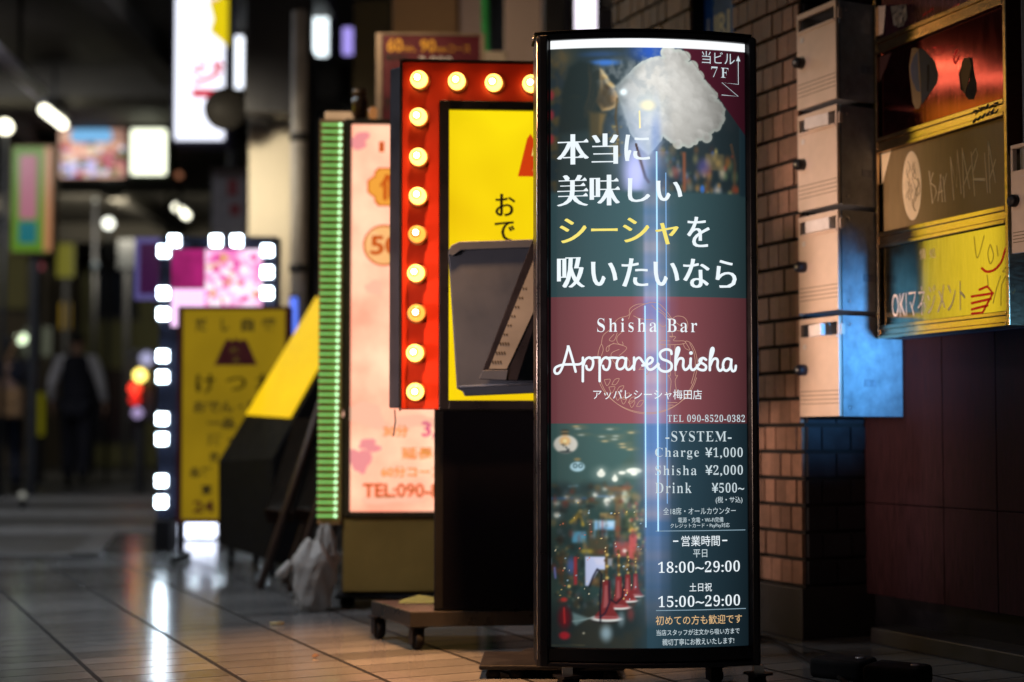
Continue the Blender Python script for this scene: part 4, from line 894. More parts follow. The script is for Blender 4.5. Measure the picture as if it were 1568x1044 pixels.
# red course board behind
D4 = 5.9; K4 = D4 / F
CB = thing('course_board', (at(655, 560, D4).x, D4, 0), R(2), 'dark red price board reading 60min 90min above the bulb sign', 'signboard')
def cx_(px): return (px - 655) * K4
def cz_(py): return at(655, py, D4).z
maroon = pbr('maroon_board', (0.10, 0.006, 0.014), 0.45)
MB().b2(cx_(584), cx_(735), 0, 0.03, cz_(330), cz_(54)).build('panel', maroon, CB, 0.002); fr = MB()
for x0, x1, z0, z1 in ((cx_(574), cx_(583.7), cz_(332), cz_(51)), (cx_(735.3), cx_(742), cz_(332), cz_(51)), (cx_(583.7), cx_(735.3), cz_(53.8), cz_(51))): fr.b2(x0, x1, -0.006, 0.034, z0, z1)
fr.build('frame', pbr('beige_frame', (0.30, 0.22, 0.15), 0.5), CB, 0.002)
for x in (cx_(600), cx_(715)): MB().b2(x - 0.02, x + 0.02, 0.031, 0.07, 0, cz_(320)).build('leg', dark_grey, CB)
amber_p = pbr('amber_lettering', (0.72, 0.36, 0.03), 0.5); wht_p = pbr('white_lettering', (0.62, 0.60, 0.55), 0.5)
def CT(t, x0, y0, x1, y1, m, st='bold'): letters(t, (cx_(x0), cx_(x1), cz_(y1), cz_(y0)), m, CB, st, -0.002)
CT('60', 591, 59, 615, 80, amber_p); CT('min、', 616, 69, 636, 80, amber_p, 'plain'); CT('90', 642, 60, 666, 80, amber_p); CT('minコース', 667, 69, 719, 80, amber_p, 'plain'); CT('指名料込', 588, 83, 624, 93, ink); CT('3,000', 640, 86, 692, 104, wht_p); CT('円', 600, 108, 620, 125, wht_p); CT('税込', 588, 150, 605, 170, ink)
# ================================================================== WALL ON THE RIGHT
wood = pbr('dark_wood_panel', (0.024, 0.008, 0.011), 0.6, var=0.6, spec=0.15, scale=14, bump=0.12, stretch=(9, 9, 0.8))
WW = thing('wood_wall', W0, WROT, 'dark brown wood panelled wall below the bar name plates', 'wall')
wm = MB(); xs = [-0.66, -0.315, -0.105, 0.12, 0.35, 0.60, 0.9, 1.3, 1.9]
for a, b_ in zip(xs[:-1], xs[1:]):
    for z0, z1 in ((0.13, 0.408), (0.411, 1.35), (1.353, 2.6)): wm.b2(a + 0.0015, b_ - 0.0015, 0.0, 0.03, z0, z1)
wm.build('panelling', wood, WW, 0.001); MB().b2(-0.66, 1.9, 0.031, 0.3, 0.0, 2.6).build('wall_core', black, WW)
stone = pbr('grey_plinth_stone', (0.025, 0.021, 0.019), 0.45, scale=18, bump=0.1)
PLN = tag(MB().b2(-0.52, 1.9, -0.10, 0.031, 0.0, 0.048).build('stone_step', stone, None, 0.004), 'low stone step along the foot of the wood wall', 'step'); PLN.location = W0; PLN.rotation_euler = (0, 0, WROT)
# brick pillars: real tiles standing proud of a dark core
brick_m = pbr('brown_wall_tile', (0.23, 0.125, 0.082), 0.55, var=0.3, scale=40, bump=0.25, island=0.28); mortar = pbr('dark_mortar', (0.012, 0.010, 0.009), 0.9)
def brick_pillar(t0, t1, s, ztop, label, end=True, tw=0.0535, th=0.0815):
    P = thing('brick_pillar', W(t0), WROT, label, 'brick pillar')
    L = t1 - t0
    MB().b2(-L, 0, -s + 0.012, 0.3, 0, ztop).build('core', mortar, P)
    mb = MB(); r = random.Random(5); nr = int((ztop - 0.16) / th)
    for i in range(nr):
        z = 0.16 + i * th; x = 0.0; off = (i % 2) * tw * 0.5
        edges = [0.0] + [-(k * tw + off) for k in range(1 if off == 0 else 0, 60) if 0.004 < k * tw + off < L] + [-L]
        for a, b_ in zip(edges[:-1], edges[1:]):
            j = r.uniform(-0.0025, 0.0025)
            mb.b2(b_ + 0.0022, a - 0.0022, -s + j, -s + 0.03, z + 0.006, z + th - 0.007)
    mb.build('brick_face', brick_m, P)
    if end:
        me_ = MB()
        for i in range(nr):
            z = 0.16 + i * th; off = (i % 2) * 0.055; ys = [-s + 0.014] + [-s + 0.014 + off + 0.11 * k for k in range(0 if off else 1, 6)] ; ys = [y for y in ys if y < 0.25] + [0.25]
            for a, b_ in zip(ys[:-1], ys[1:]): me_.b2(0.0, 0.010, a + 0.003, b_ - 0.003, z + 0.006, z + th - 0.007)
        me_.build('brick_end', pbr('dark_end_tile', (0.020, 0.021, 0.024), 0.4, island=0.2), P)  # end tiles much darker than those on the front
    MB().b2(-L - 0.01, 0.012, -s - 0.012, 0.3, 0.0, 0.155).build('plinth', pbr('dark_plinth', (0.03, 0.026, 0.024), 0.5), P, 0.003)
    return P
brick_pillar(0.665, 1.02, 0.236, 2.5, 'brown tiled brick pillar beside the letter boxes')
brick_pillar(1.33, 1.88, 0.20, 2.7, 'brown tiled brick pillar seen above the poster sign', False)
door = tag(MB().b2(-1.33, -1.02, 0.12, 0.2, 0, 2.7).build('dark_door', pbr('dark_door_panel', (0.015, 0.016, 0.022), 0.4), None), 'dark recessed door between the two brick pillars', 'door'); door.location = W0; door.rotation_euler = (0, 0, WROT)
BSg = thing('blue_sign', W(1.25, 0.12), WROT, 'narrow blue vertical sign with white letters in the dark recess', 'sign')
MB().b2(-0.1, 0.1, -0.02, 0.03, 1.1, 2.6).build('panel', pbr('blue_enamel', (0.02, 0.10, 0.36), 0.4), BSg, 0.003)
letters('URI', (-0.06, 0.08, 1.99, 2.08), wht_p, BSg, 'bold', -0.0215)
for z_ in (1.93, 1.86): MB().b2(-0.05, 0.06, -0.0225, -0.0205, z_ - 0.018, z_ + 0.018).build('mark', wht_p, BSg, 0.006)
# letter boxes
cream_m = pbr('cream_painted_steel', (0.70, 0.56, 0.45), 0.42, var=0.12, scale=9); side_m = pbr('grey_painted_steel', (0.34, 0.36, 0.38), 0.45, var=0.35, scale=22)
paper_m = pbr('white_paper', (0.78, 0.74, 0.70), 0.6); slot_m = pbr('slot_dark', (0.02, 0.03, 0.05), 0.5)
BW, BH, BD = 0.188, 0.305, 0.243
def letter_box():
    e = thing('letter_box', (0, 0, 0), WROT)
    b = MB()                       # body with an open slot: walls, back, front skin around the slot
    x0, x1 = -BW, 0.0
    b.b2(x0 + 0.004, x1 - 0.012, -BD + 0.012, 0, 0.004, 0.010); b.b2(x0 + 0.004, x1 - 0.012, -BD + 0.012, 0, BH - 0.012, BH - 0.006)
    b.b2(x0 + 0.004, x0 + 0.009, -BD + 0.012, 0, 0.010, BH - 0.012); b.b2(x0 + 0.009, x1 - 0.012, -0.006, -0.001, 0.010, BH - 0.012)
    b.build('body', side_m, e)
    MB().b2(x1 - 0.012, x1 - 0.006, -BD + 0.020, 0, 0.003, BH - 0.004).build('side_wall', side_m, e, 0.002)
    f = MB(); zs0, zs1 = BH * 0.79, BH * 0.925
    f.b2(x0, x1, -BD, -BD + 0.011, 0.004, zs0); f.b2(x0, x1, -BD, -BD + 0.011, zs1, BH - 0.006); f.b2(x0, x0 + 0.008, -BD, -BD + 0.011, zs0, zs1); f.b2(x1 - 0.008, x1, -BD, -BD + 0.011, zs0, zs1)
    dr = f.build('door', cream_m, e, 0.0015)
    gr = MB()
    for k in range(4): gr.b2(x0 + 0.004, x1 - 0.002, -BD - 0.0006, -BD + 0.002, BH * 0.135 + k * 0.0125, BH * 0.135 + k * 0.0125 + 0.0022)
    gr.build('groove', pbr('groove_shadow_line', (0.22, 0.15, 0.10), 0.6), dr)
    MB().lathe([(0.017, 0.0), (0.017, -0.022), (0.0145, -0.027), (0.006, -0.028)], 20, (x0 + 0.026, -BD, BH * 0.475), 'y').build('knob', black, dr)
    MB().b2(x0 + 0.02, x0 + 0.035, -BD - 0.0012, -BD - 0.0002, BH * 0.68, BH * 0.73).build('name_tag', paper_m, dr)
    MB().b2(x0 + 0.004, x1 - 0.004, -BD - 0.004, -BD + 0.004, zs0 - 0.006, zs0 + 0.003).build('slot_lip', cream_m, dr, 0.0015)
    MB().b2(x1 + 0.0005, x1 + 0.005, -BD + 0.006, -BD + 0.02, BH * 0.80, BH * 0.9).build('hinge', cream_m, e, 0.001)
    MB().lathe([(0.0055, -0.0282), (0.0055, -0.0295), (0.002, -0.0295)], 10, (x0 + 0.026, -BD, BH * 0.475), 'y').build('keyhole', steel, dr)
    for zz in (0.03, BH - 0.03):
        MB().lathe([(0.005, 0.0), (0.005, 0.002), (0.003, 0.003)], 10, (x1 - 0.006, -BD * 0.82, zz), 'x').build('screw', steel, e)
    MB().b2(x1 - 0.0058, x1 - 0.0046, -BD * 0.6, -BD * 0.42, BH * 0.30, BH * 0.37).build('sticker_remains', pbr('torn_sticker', (0.25, 0.27, 0.3), 0.8, var=0.5, scale=60), e)
    return e
zb0 = at(1270, 640, 4.3).z
LB = letter_box(); labs = ('lowest cream letter box, above the dark tiled pillar end', 'cream letter box second from the bottom of the stack', 'cream letter box third from the bottom, level with the bar nameplate', 'topmost cream letter box, cut by the picture edge')
for i in range(4):
    o = LB if i == 0 else copy_tree(LB)
    o.location = W(0.475, 0, zb0 + i * (BH + 0.0075)); tag(o, labs[i], 'letter box', 'cream letter boxes stacked on the wall')
    if i != 3:
        l = tag(MB().box((-0.075 if i else -0.09, -BD + 0.012, BH * 0.855), (0.115 if i != 0 else 0.06, 0.06, 0.036), Matrix.Rotation(R(-3 + 3 * i), 3, 'Y')).build('envelope', paper_m, None, 0.003), ('white envelope sticking out of the lowest letter box', 'white folded paper in the second letter box from the bottom', 'white folded paper in the third letter box slot')[i], 'envelope', 'post in the letter boxes')
        l.location = W(0.475, 0, zb0 + i * (BH + 0.0075)); l.rotation_euler = (0, 0, WROT)
# bar nameplate rack; steel frame coloured gold for the warm light it reflects
gold = pbr('gold_tinted_steel', (0.72, 0.52, 0.30), 0.2, 1.0, 0.22, 26, 0.03, stretch=(1, 1, 6)); steelp = pbr('scratched_steel_plate', (0.42, 0.33, 0.31), 0.16, 1.0, 0.25, 9, 0.012, stretch=(12, 12, 1.2))
def plate_mat(name, c, rough, metal): return pbr(name, c, rough, metal, 0.18, 8, 0.004, stretch=(10, 10, 1))
p = W(0.473, 0.10)
NR = thing('nameplate_rack', RO, RROT, 'steel edged rack of four bar name plates on the wall', 'sign rack')
RD = 0.10; RW = 0.572
def rz_(py): return at(CX + F * (RO + RN * RD).x / (RO + RN * RD).y, py, (RO + RN * RD).y).z
zbot = rz_(519); ztop_ = rz_(519) + 1.55
bands = [(rz_(519), rz_(499)), (rz_(381), rz_(357)), (rz_(236), rz_(213)), (rz_(86), rz_(63)), (rz_(86) + 0.285, rz_(63) + 0.285)]
fr = MB(); fr.b2(0.0, 0.012, -RD, -0.001, zbot, ztop_); fr.b2(RW - 0.012, RW, -RD, -0.001, zbot, ztop_); fr.build('upright', gold, NR, 0.0015)
for i, (z0, z1) in enumerate(bands):
    h = z1 - z0
    rl = MB(); rl.b2(0.0125, RW - 0.0125, -RD - 0.001, -RD + 0.012, z0, z0 + h * 0.24); rl.b2(0.0125, RW - 0.0125, -RD + 0.004, -RD + 0.012, z0 + h * 0.26, z0 + h * 0.70); rl.b2(0.0125, RW - 0.0125, -RD - 0.001, -RD + 0.012, z0 + h * 0.72, z1)
    rl.build('rail', gold, NR, 0.0012)
MB().b2(0.012, RW - 0.012, -0.02, -0.002, zbot, ztop_).build('back_panel', pbr('rack_inside_blue_cast', (0.02, 0.05, 0.12), 0.5), NR)  # blue cast of the side light put into the panel colour
PXO = 0.026
mats = [plate_mat('dull_brass_plate', (0.50, 0.43, 0.26), 0.13, 1.0), plate_mat('matt_tan_plate', (0.30, 0.21, 0.09), 0.5, 0.2), plate_mat('red_violet_plate', (0.30, 0.07, 0.085), 0.08, 1.0), plate_mat('dark_plum_plate', (0.12, 0.05, 0.08), 0.25, 0.8)]
plates = []
for i in range(4):
    z0, z1 = bands[i][1] + 0.002, bands[i + 1][0] - 0.002
    plates.append((MB().b2(PXO, RW - 0.013, -RD + 0.013, -RD + 0.018, z0, z1).build('name_plate', mats[i], NR), z0, z1))
PF = -RD + 0.0125
engr = pbr('pale_engraving', (0.95, 0.76, 0.46), 0.6); engr2 = pbr('white_engraving', (0.95, 0.80, 0.66), 0.6); redink = pbr('dark_red_ink', (0.50, 0.02, 0.06), 0.25, 0.9); dk = pbr('grey_ink', (0.36, 0.30, 0.14), 0.3, 0.9)
PW = 0.32                                        # width of plate inside the picture
def RP(px, py): q, x = rack_pt(px, py, RD - 0.013); return (x, q.z)
# plate 1: OKI
pl0 = plates[0][0]
def rlet(t, quad, m, par, st='plain'):
    (xa, za), (xb, zb2) = RP(*quad[0]), RP(*quad[1]); letters(t, (min(xa, xb), max(xa, xb), min(za, zb2), max(za, zb2)), m, par, st, PF)
rlet('OKIマネジメント', ((1368, 488), (1480, 428)), engr2, pl0, 'thin'); rlet('情', ((1411, 398), (1421, 379)), engr, pl0, 'fine'); rlet('処', ((1426, 396), (1436, 379)), engr, pl0, 'fine')
def RL(L, f, w_=0.004, name='lettering', par=None, m=None, sm=True): strokes([[f(*p) for p in l] for l in L], name, m, par, lambda a, b_: RP(a, b_), w_, PF, smooth=sm)
g2 = lambda x, y: (1340 + x / 5.798, 340 + y / 5.798)
RL([[(1210, 170), (1170, 260), (1140, 350), (1080, 420), (1010, 440), (965, 410)]], g2, 0.007, 'flourish', pl0, redink); RL([[(870, 660), (1010, 640), (1060, 630)], [(870, 720), (1000, 690), (1040, 680)], [(870, 775), (985, 745), (1010, 740)], [(940, 600), (1010, 570), (1060, 630), (1000, 740), (965, 805), (870, 812)]], g2, 0.007, 'flourish', pl0, redink, False)
RL([[(900, 130), (925, 320), (990, 120)], [(1040, 200), (1020, 280), (1040, 370), (1070, 300), (1045, 200)], [(1100, 210), (1110, 300)], [(1130, 480), (1090, 600), (1060, 720)], [(1180, 400), (1150, 440), (1190, 450), (1140, 560), (1130, 740)], [(1240, 560), (1200, 640), (1190, 560), (1230, 640), (1260, 600)], [(1010, 470), (1020, 560)]], g2, 0.0022, 'lettering', pl0, dk)
# plate 2: Bar MARIA
pl1 = plates[1][0]; g1 = lambda x, y: (1340 + x / 6.526, 200 + y / 6.526)
RL([[(570, 405), (600, 730), (640, 620), (630, 560), (580, 520), (610, 420)], [(690, 440), (655, 700)], [(680, 440), (700, 710)], [(660, 620), (705, 600)], [(710, 460), (728, 710)], [(715, 560), (745, 430)]], g1, 0.0032, 'lettering', pl1, engr, False)
RL([[(785, 265), (815, 690)], [(785, 265), (845, 570), (856, 190), (890, 630)], [(905, 175), (918, 670)], [(905, 175), (975, 580)], [(910, 560), (990, 350)], [(995, 215), (1025, 650)], [(995, 260), (1045, 175), (1060, 240), (1010, 420), (1020, 480), (1130, 480)], [(1010, 490), (1130, 495)], [(1130, 225), (1155, 620)], [(1170, 105), (1180, 620)], [(1170, 105), (1235, 520)], [(1180, 480), (1240, 290)]], g1, 0.0034, 'lettering', pl1, engr, False)
om = MB(); cc = [RP(*g1(395 + 95 * math.cos(t) , 550 + 345 * math.sin(t) - 0)) for t in (2 * math.pi * k / 36 for k in range(36))]
om.add([(a, PF, b_) for a, b_ in cc], [tuple(range(36))]); om.build('emblem', engr, pl1)
r_ = random.Random(3); ln = []
for k in range(15):
    a = r_.uniform(-0.8, 0.8); y0 = r_.uniform(-0.75, 0.4); pts = [(a + 0.18 * math.sin(j * 1.3 + k), y0 + 0.12 * j) for j in range(5)]
    ln.append([(395 + 95 * x, 550 + 345 * y) for x, y in pts if x * x + y * y < 0.85])
strokes([[g1(*p) for p in l] for l in ln if len(l) > 2], 'emblem_line', pbr('tan_line', (0.34, 0.24, 0.11), 0.5), pl1, lambda a, b_: RP(a, b_), 0.0022, PF - 0.0006)
def tri(par, L, m, y=PF - 0.0003, name='corner_mark'):
    MB().add([(*(lambda q: (q[0], y, q[1]))(RP(*p)),) for p in L], [tuple(range(len(L)))]).build(name, m, par)
tri(pl1, [g1(90, 235), g1(190, 205), g1(98, 540)], engr)
# plate 3: peeling sticker remains
pl2 = plates[2][0]; g3 = lambda x, y: (1340 + x / 5.798, 20 + y / 5.798)
tan_m = pbr('old_glue_tan', (0.30, 0.20, 0.10), 0.8); slate = pbr('slate_blue_film', (0.10, 0.11, 0.17), 0.45); deep = pbr('black_stain', (0.012, 0.008, 0.014), 0.7)
def patch(par, L, m, k=0, name='sticker_remains'):
    tri(par, [g3(*p) for p in L], m, PF - 0.0004 * k, name)
patch(pl2, [(365, 315), (395, 305), (425, 320), (440, 560), (445, 800), (425, 845), (390, 850), (368, 790), (345, 560), (340, 470)], tan_m, 1)
patch(pl2, [(420, 330), (425, 560), (440, 700), (405, 690), (360, 580), (352, 470), (380, 390)], slate, 2); patch(pl2, [(428, 310), (480, 330), (570, 430), (598, 550), (585, 620), (450, 810), (440, 700), (430, 480)], pbr('slate_dark_film', (0.035, 0.035, 0.07), 0.5), 1)
patch(pl2, [(500, 465), (522, 450), (525, 560), (512, 700), (496, 690)], deep, 2)
patch(pl2, [(835, 395), (880, 400), (900, 470), (870, 600), (838, 715), (820, 700), (800, 560), (810, 450)], tan_m, 2); patch(pl2, [(865, 390), (905, 395), (915, 500), (938, 620), (940, 690), (915, 765), (870, 768), (838, 730), (880, 590), (898, 480)], deep, 1); patch(pl2, [(785, 540), (800, 480), (805, 600), (835, 700), (800, 680)], deep, 2)
RL([[(548, 310), (600, 300), (565, 355)], [(620, 290), (630, 350)], [(655, 280), (640, 360)], [(690, 270), (680, 340)], [(710, 295), (740, 285)], [(575, 380), (610, 365)], [(670, 400), (672, 415)]], g3, 0.002, 'lettering', pl2, redink, False)
RL([[(770, 330), (740, 400), (755, 445), (785, 385)]], g3, 0.006, 'flourish', pl2, redink)
tri(pl2, [g3(75, 390), g3(180, 350), g3(75, 615)], pbr('dark_corner', (0.05, 0.02, 0.02), 0.5))
# plate 4: silver foil remains and white letters
pl3 = plates[3][0]
patch(pl3, [(180, -60), (320, -80), (328, 40), (290, 115), (245, 128), (205, 100)], pbr('crumpled_silver_foil', (0.6, 0.56, 0.5), 0.3, 0.9, 0.5, 60, 0.6), 1); tri(pl3, [g3(105, -60), g3(135, -70), g3(110, 180), g3(50, 205), (1348, 8)], engr2); RL([[(40, 10), (80, 0)], [(45, 40), (80, 30)], [(50, 40), (48, 80)], [(60, 90), (60, 150)], [(40, 160), (80, 140)]], g3, 0.004, 'lettering', pl3, pbr('dark_blue_ink', (0.01, 0.02, 0.06), 0.5), False)
RL([[(470, 20), (560, -40)], [(700, -30), (790, -80)]], g3, 0.004, 'lettering', pl3, redink, False)
# tape scraps on the rail
sc = MB()
for k in range(7):
    a = g3(940 + 34 * k + random.uniform(-8, 8), 880 - 12 * k + random.uniform(-12, 14)); x, z = RP(*a)
    sc.box((x, -RD - 0.0025, z), (0.014, 0.0012, 0.005), Matrix.Rotation(R(random.uniform(-40, 20)), 3, 'Y'))
for k in range(5):
    a = g3(960 + 40 * k, 955 - 20 * k); x, z = RP(*a); sc.box((x, -RD - 0.0025, z), (0.018, 0.0012, 0.006), Matrix.Rotation(R(-30), 3, 'Y'))
sc.build('peeled_tape', deep, NR)
# yellow-lit letter box at the picture's right edge
YB = thing('entry_box', W(-0.122, 0), WROT, 'cream box with round black lock and slot at the right picture edge', 'letter box')
ex = lambda px, py, Yq=None: None
ys_ = W(-0.13, 0.16); yz = lambda py: at(CX + F * ys_.x / ys_.y, py, ys_.y).z
z0, z1 = yz(388), yz(222)
b = MB(); sA0, sA1 = yz(262), yz(228)
b.b2(0, 0.2, -0.16, -0.145, z0, sA0); b.b2(0, 0.2, -0.16, -0.145, sA1, z1); b.b2(0, 0.008, -0.16, -0.145, sA0, sA1); b.b2(0.192, 0.2, -0.16, -0.145, sA0, sA1)
b.build('door', cream_m, YB, 0.002); MB().b2(0.003, 0.197, -0.13, -0.001, z0 + 0.004, z1 - 0.004).build('body', side_m, YB, 0.002)
MB().lathe([(0.016, 0.0), (0.016, -0.012), (0.012, -0.016)], 20, (0.013, -0.16, yz(308)), 'y').build('lock', black, YB); MB().b2(0.035, 0.07, -0.1612, -0.1602, yz(272), yz(280)+0.012).build('name_tag', paper_m, YB)
gr = MB()
for k in range(4): gr.b2(0.006, 0.19, -0.1606, -0.158, yz(372 - 5 * k), yz(372 - 5 * k) + 0.002)
gr.build('groove', pbr('groove_dark', (0.16, 0.11, 0.04), 0.6), YB)
# blue pipe box left of it: plain conduit above
CD = tag(MB().b2(-0.03, 0.03, -0.13, -0.105, yz(220), 2.6).build('conduit', pbr('blue_grey_conduit', (0.05, 0.07, 0.12), 0.4), None, 0.003), 'flat blue grey conduit above the box at the right edge', 'conduit'); CD.location = W(-0.165, 0); CD.rotation_euler = (0, 0, WROT)
# ---- things on the ground at right
cab_pts = [gnd(1130, 978), gnd(1172, 977), gnd(1198, 988), gnd(1225, 1008), gnd(1262, 1028), gnd(1310, 1056), gnd(1340, 1090)]
CBL = tag(MB().tube([p + Vector((0, 0, 0.007)) for p in cab_pts], 0.006, 8).build('power_cable', rubber, None), 'black power cable snaking over the ground right of the poster sign', 'cable')
CBL.modifiers.new('s', 'SUBSURF').levels = 2; CBL.modifiers['s'].render_levels = 2
card = pbr('brown_cardboard', (0.06, 0.042, 0.03), 0.7, var=0.3, scale=30); news = pbr('creased_newsprint', (0.12, 0.10, 0.08), 0.8, var=0.5, scale=60)
bx = thing('cardboard', gnd(1168, 966), WROT, 'folded cardboard sheet leaning at the foot of the brick pillar', 'cardboard')
MB().box((0, 0.06, 0.05), (0.30, 0.13, 0.006), Matrix.Rotation(R(38), 3, 'X')).build('sheet', card, bx); MB().box((-0.05, 0.075, 0.066), (0.19, 0.10, 0.006), Matrix.Rotation(R(38), 3, 'X')).build('flap', news, bx)
for k, (px, py, lab) in enumerate(((1292, 1036, 'black block lying nearer the poster sign'), (1375, 1048, 'black block farther right beneath the wood wall'))):
    g_ = gnd(px, py); wt = thing('dark_block', (g_.x, g_.y, 0), WROT + 0.5, lab, 'sign weight', 'dark blocks by the wall')  # plain dark block
    MB().b2(-0.07, 0.07, -0.06, 0.06, 0, 0.05).build('block', rubber, wt, 0.012, 3); MB().lathe([(0.012, 0.0502), (0.012, 0.054), (0.005, 0.054)], 12, (0.045, 0, 0)).build('eyelet', steel, wt)
PLT = thing('sign_trolley', gnd(845, 1038), R(-2), 'low flat black trolley on the ground behind the poster sign', 'trolley')
MB().b2(-0.185, 0.185, -0.02, 0.22, 0.022, 0.034).build('board', black, PLT, 0.004)
for x in (-0.15, -0.09, 0.02, 0.15): MB().lathe([(0.017, 0.0), (0.02, 0.006), (0.013, 0.022)], 14, (x, 0.005, 0)).build('foot', rubber, PLT)
for px, py, lab, c in ((424, 957, 'pale yellow cigarette stub on the tiles before the plastic bag', (0.5, 0.42, 0.2)), (483, 1007, 'small brown dry leaf on the paving in front', (0.10, 0.05, 0.02)), (640, 921, 'yellow scrap of paper on the black base', (0.7, 0.5, 0.1))):
    g_ = gnd(px, py)
    if 'leaf' in lab: o = MB().add([(-0.012, 0, 0.004), (-0.003, -0.006, 0.002), (0.013, 0, 0.007), (-0.002, 0.006, 0.012), (0, 0, 0.001)], [(0, 1, 4), (1, 2, 4), (2, 3, 4), (3, 0, 4)]).build('dry_leaf', pbr('dry_leaf', c, 0.7), None); o.location = g_; tag(o, lab, 'leaf')
    elif 'scrap' in lab: o = MB().add([(-0.06, 0, 0.001), (0.06, -0.02, 0.002), (0.07, 0.03, 0.012), (0.0, 0.05, 0.02), (-0.05, 0.03, 0.008)], [(0, 1, 2, 3, 4)]).build('paper_scrap', pbr('yellow_scrap', c, 0.7), None); q = at(640, 926, 4.3); o.location = (q.x, 4.3, 0.113); tag(o, lab, 'paper scrap')
    else: o = MB().tube([(-0.022, 0, 0.005), (0.022, 0.004, 0.005)], 0.0048, 10).build('cigarette_stub', pbr('stub_paper', c, 0.7), None); o.location = g_; tag(o, lab, 'cigarette stub')
# plastic bag
PB = thing('plastic_bag', gnd(478, 935), 0, 'crumpled white plastic bag on the ground beside the pink sign', 'plastic bag')
bagm = pbr('thin_white_plastic', (0.50, 0.46, 0.43), 0.45, var=0.12, scale=9, bump=0.8, trans=0.3)
def cloth_blob(prof, seed, sq=0.75, wr=0.10, lean=0.0):
    r = random.Random(seed); ph = [(r.uniform(0, 6.28), r.randint(3, 11), r.uniform(2, 9)) for _ in range(9)]; mb = MB(); n = 56; vs = []; fs = []
    P = []
    for (a, b_) in zip(prof[:-1], prof[1:]):
        for k in range(5): P.append((a[0] + (b_[0] - a[0]) * k / 5, a[1] + (b_[1] - a[1]) * k / 5))
    P.append(prof[-1])
    for j, (rr, z) in enumerate(P):
        for k in range(n):
            t = 2 * math.pi * k / n
            f = 1 + wr * sum(math.sin(m * t + p_ + q * z * 8) for p_, m, q in ph[:5]) / 3.0 + wr * sum(0.6 - abs(math.sin(m * 0.7 * t + p_ - q * z * 6)) for p_, m, q in ph[5:]) / 3.5
            vs.append((rr * f * math.cos(t) + lean * z, rr * f * sq * math.sin(t), max(0.001, z + 0.012 * math.sin(5 * t + 9 * rr) * (1 if z > 0.02 else 0))))
    fs = [(i * n + k, i * n + (k + 1) % n, (i + 1) * n + (k + 1) % n, (i + 1) * n + k) for i in range(len(P) - 1) for k in range(n)]
    fs.append(tuple(range(n))[::-1]); fs.append(tuple((len(P) - 1) * n + k for k in range(n)))
    return mb.add(vs, fs, True)
cloth_blob([(0.045, 0.001), (0.065, 0.03), (0.076, 0.10), (0.085, 0.165), (0.07, 0.20), (0.05, 0.225), (0.03, 0.245)], 4, lean=0.04).build('bag', bagm, PB)
hd = cloth_blob([(0.035, 0.18), (0.038, 0.23), (0.028, 0.27), (0.014, 0.295)], 8, 0.5, 0.16); 
for i, v in enumerate(hd.v): hd.v[i] = (v[0] + 0.045, v[1], v[2])
hd.build('handle', bagm, PB); hd2 = MB().tube([(-0.07, -0.02, 0.17), (-0.10, -0.03, 0.135), (-0.125, -0.035, 0.125)], [0.016, 0.02, 0.006], 8)
hd2.build('handle', bagm, PB)

# ================================================================== YELLOW STAND SIGN
D5 = 7.05; K5 = D5 / F
AS = thing('stand_sign', (at(357, 560, D5).x, D5, 0), R(1), 'dim yellow stand sign in a dark red frame with a red mountain emblem', 'stand sign')
def ax(px): return (px - 357) * K5
def az(py): return at(357, py, D5).z
wine = pbr('wine_red_frame', (0.075, 0.004, 0.012), 0.4)
MB().b2(ax(280), ax(436), 0.004, 0.08, az(795), az(474)).build('sign_face', glow('added_glow_yellow_film', (150, 122, 14), 0.85, var=0.25, scale=2), AS)  # unlit sign face; its brightness is put in as a faint glow
fr = MB()
for x0, x1, z0, z1 in ((ax(272), ax(280), az(801), az(469)), (ax(436), ax(444), az(801), az(469)), (ax(280), ax(436), az(474), az(469)), (ax(280), ax(436), az(801), az(795))): fr.b2(x0, x1, -0.004, 0.09, z0, z1)
fr.build('frame', wine, AS, 0.002)
def AT(t, x0, y0, x1, y1, m=ink, st='bold', **k): letters(t, (ax(x0), ax(x1), az(y1), az(y0)), m, AS, st, 0.0025, **k)
for t_, a, b_ in (('だ', 298, 316), ('し', 338, 350), ('自', 369, 388), ('慢', 400, 422)): AT(t_, a, 487, b_, 507, st='bold')
mountain(AS, ax(328), ax(394), az(559), az(517), 0.0025, pbr('wine_emblem', (0.10, 0.003, 0.012), 0.5), pbr('gold_mark', (0.3, 0.2, 0.02), 0.5))
AT('け', 300, 573, 330, 602, st='brush'); AT('つ', 346, 577, 377, 598, st='brush'); AT('ね', 392, 572, 424, 602, st='brush')
AT('おでん・鍋', 297, 613, 400, 632); AT('一品', 318, 640, 360, 656); AT('酒・', 318, 665, 356, 682); AT('夜', 322, 692, 336, 708); AT('各種', 292, 715, 326, 731); AT('宴', 310, 742, 326, 758); AT('24', 297, 766, 330, 785, pbr('wine_digits', (0.13, 0.01, 0.01), 0.5))
for x in (ax(278), ax(438)):
    MB().b2(x - 0.014, x + 0.014, 0.03, 0.055, 0.0, az(800)).build('leg', black, AS); MB().b2(x - 0.016, x + 0.016, -0.14, 0.20, 0.0, 0.03).build('foot', black, AS, 0.004)
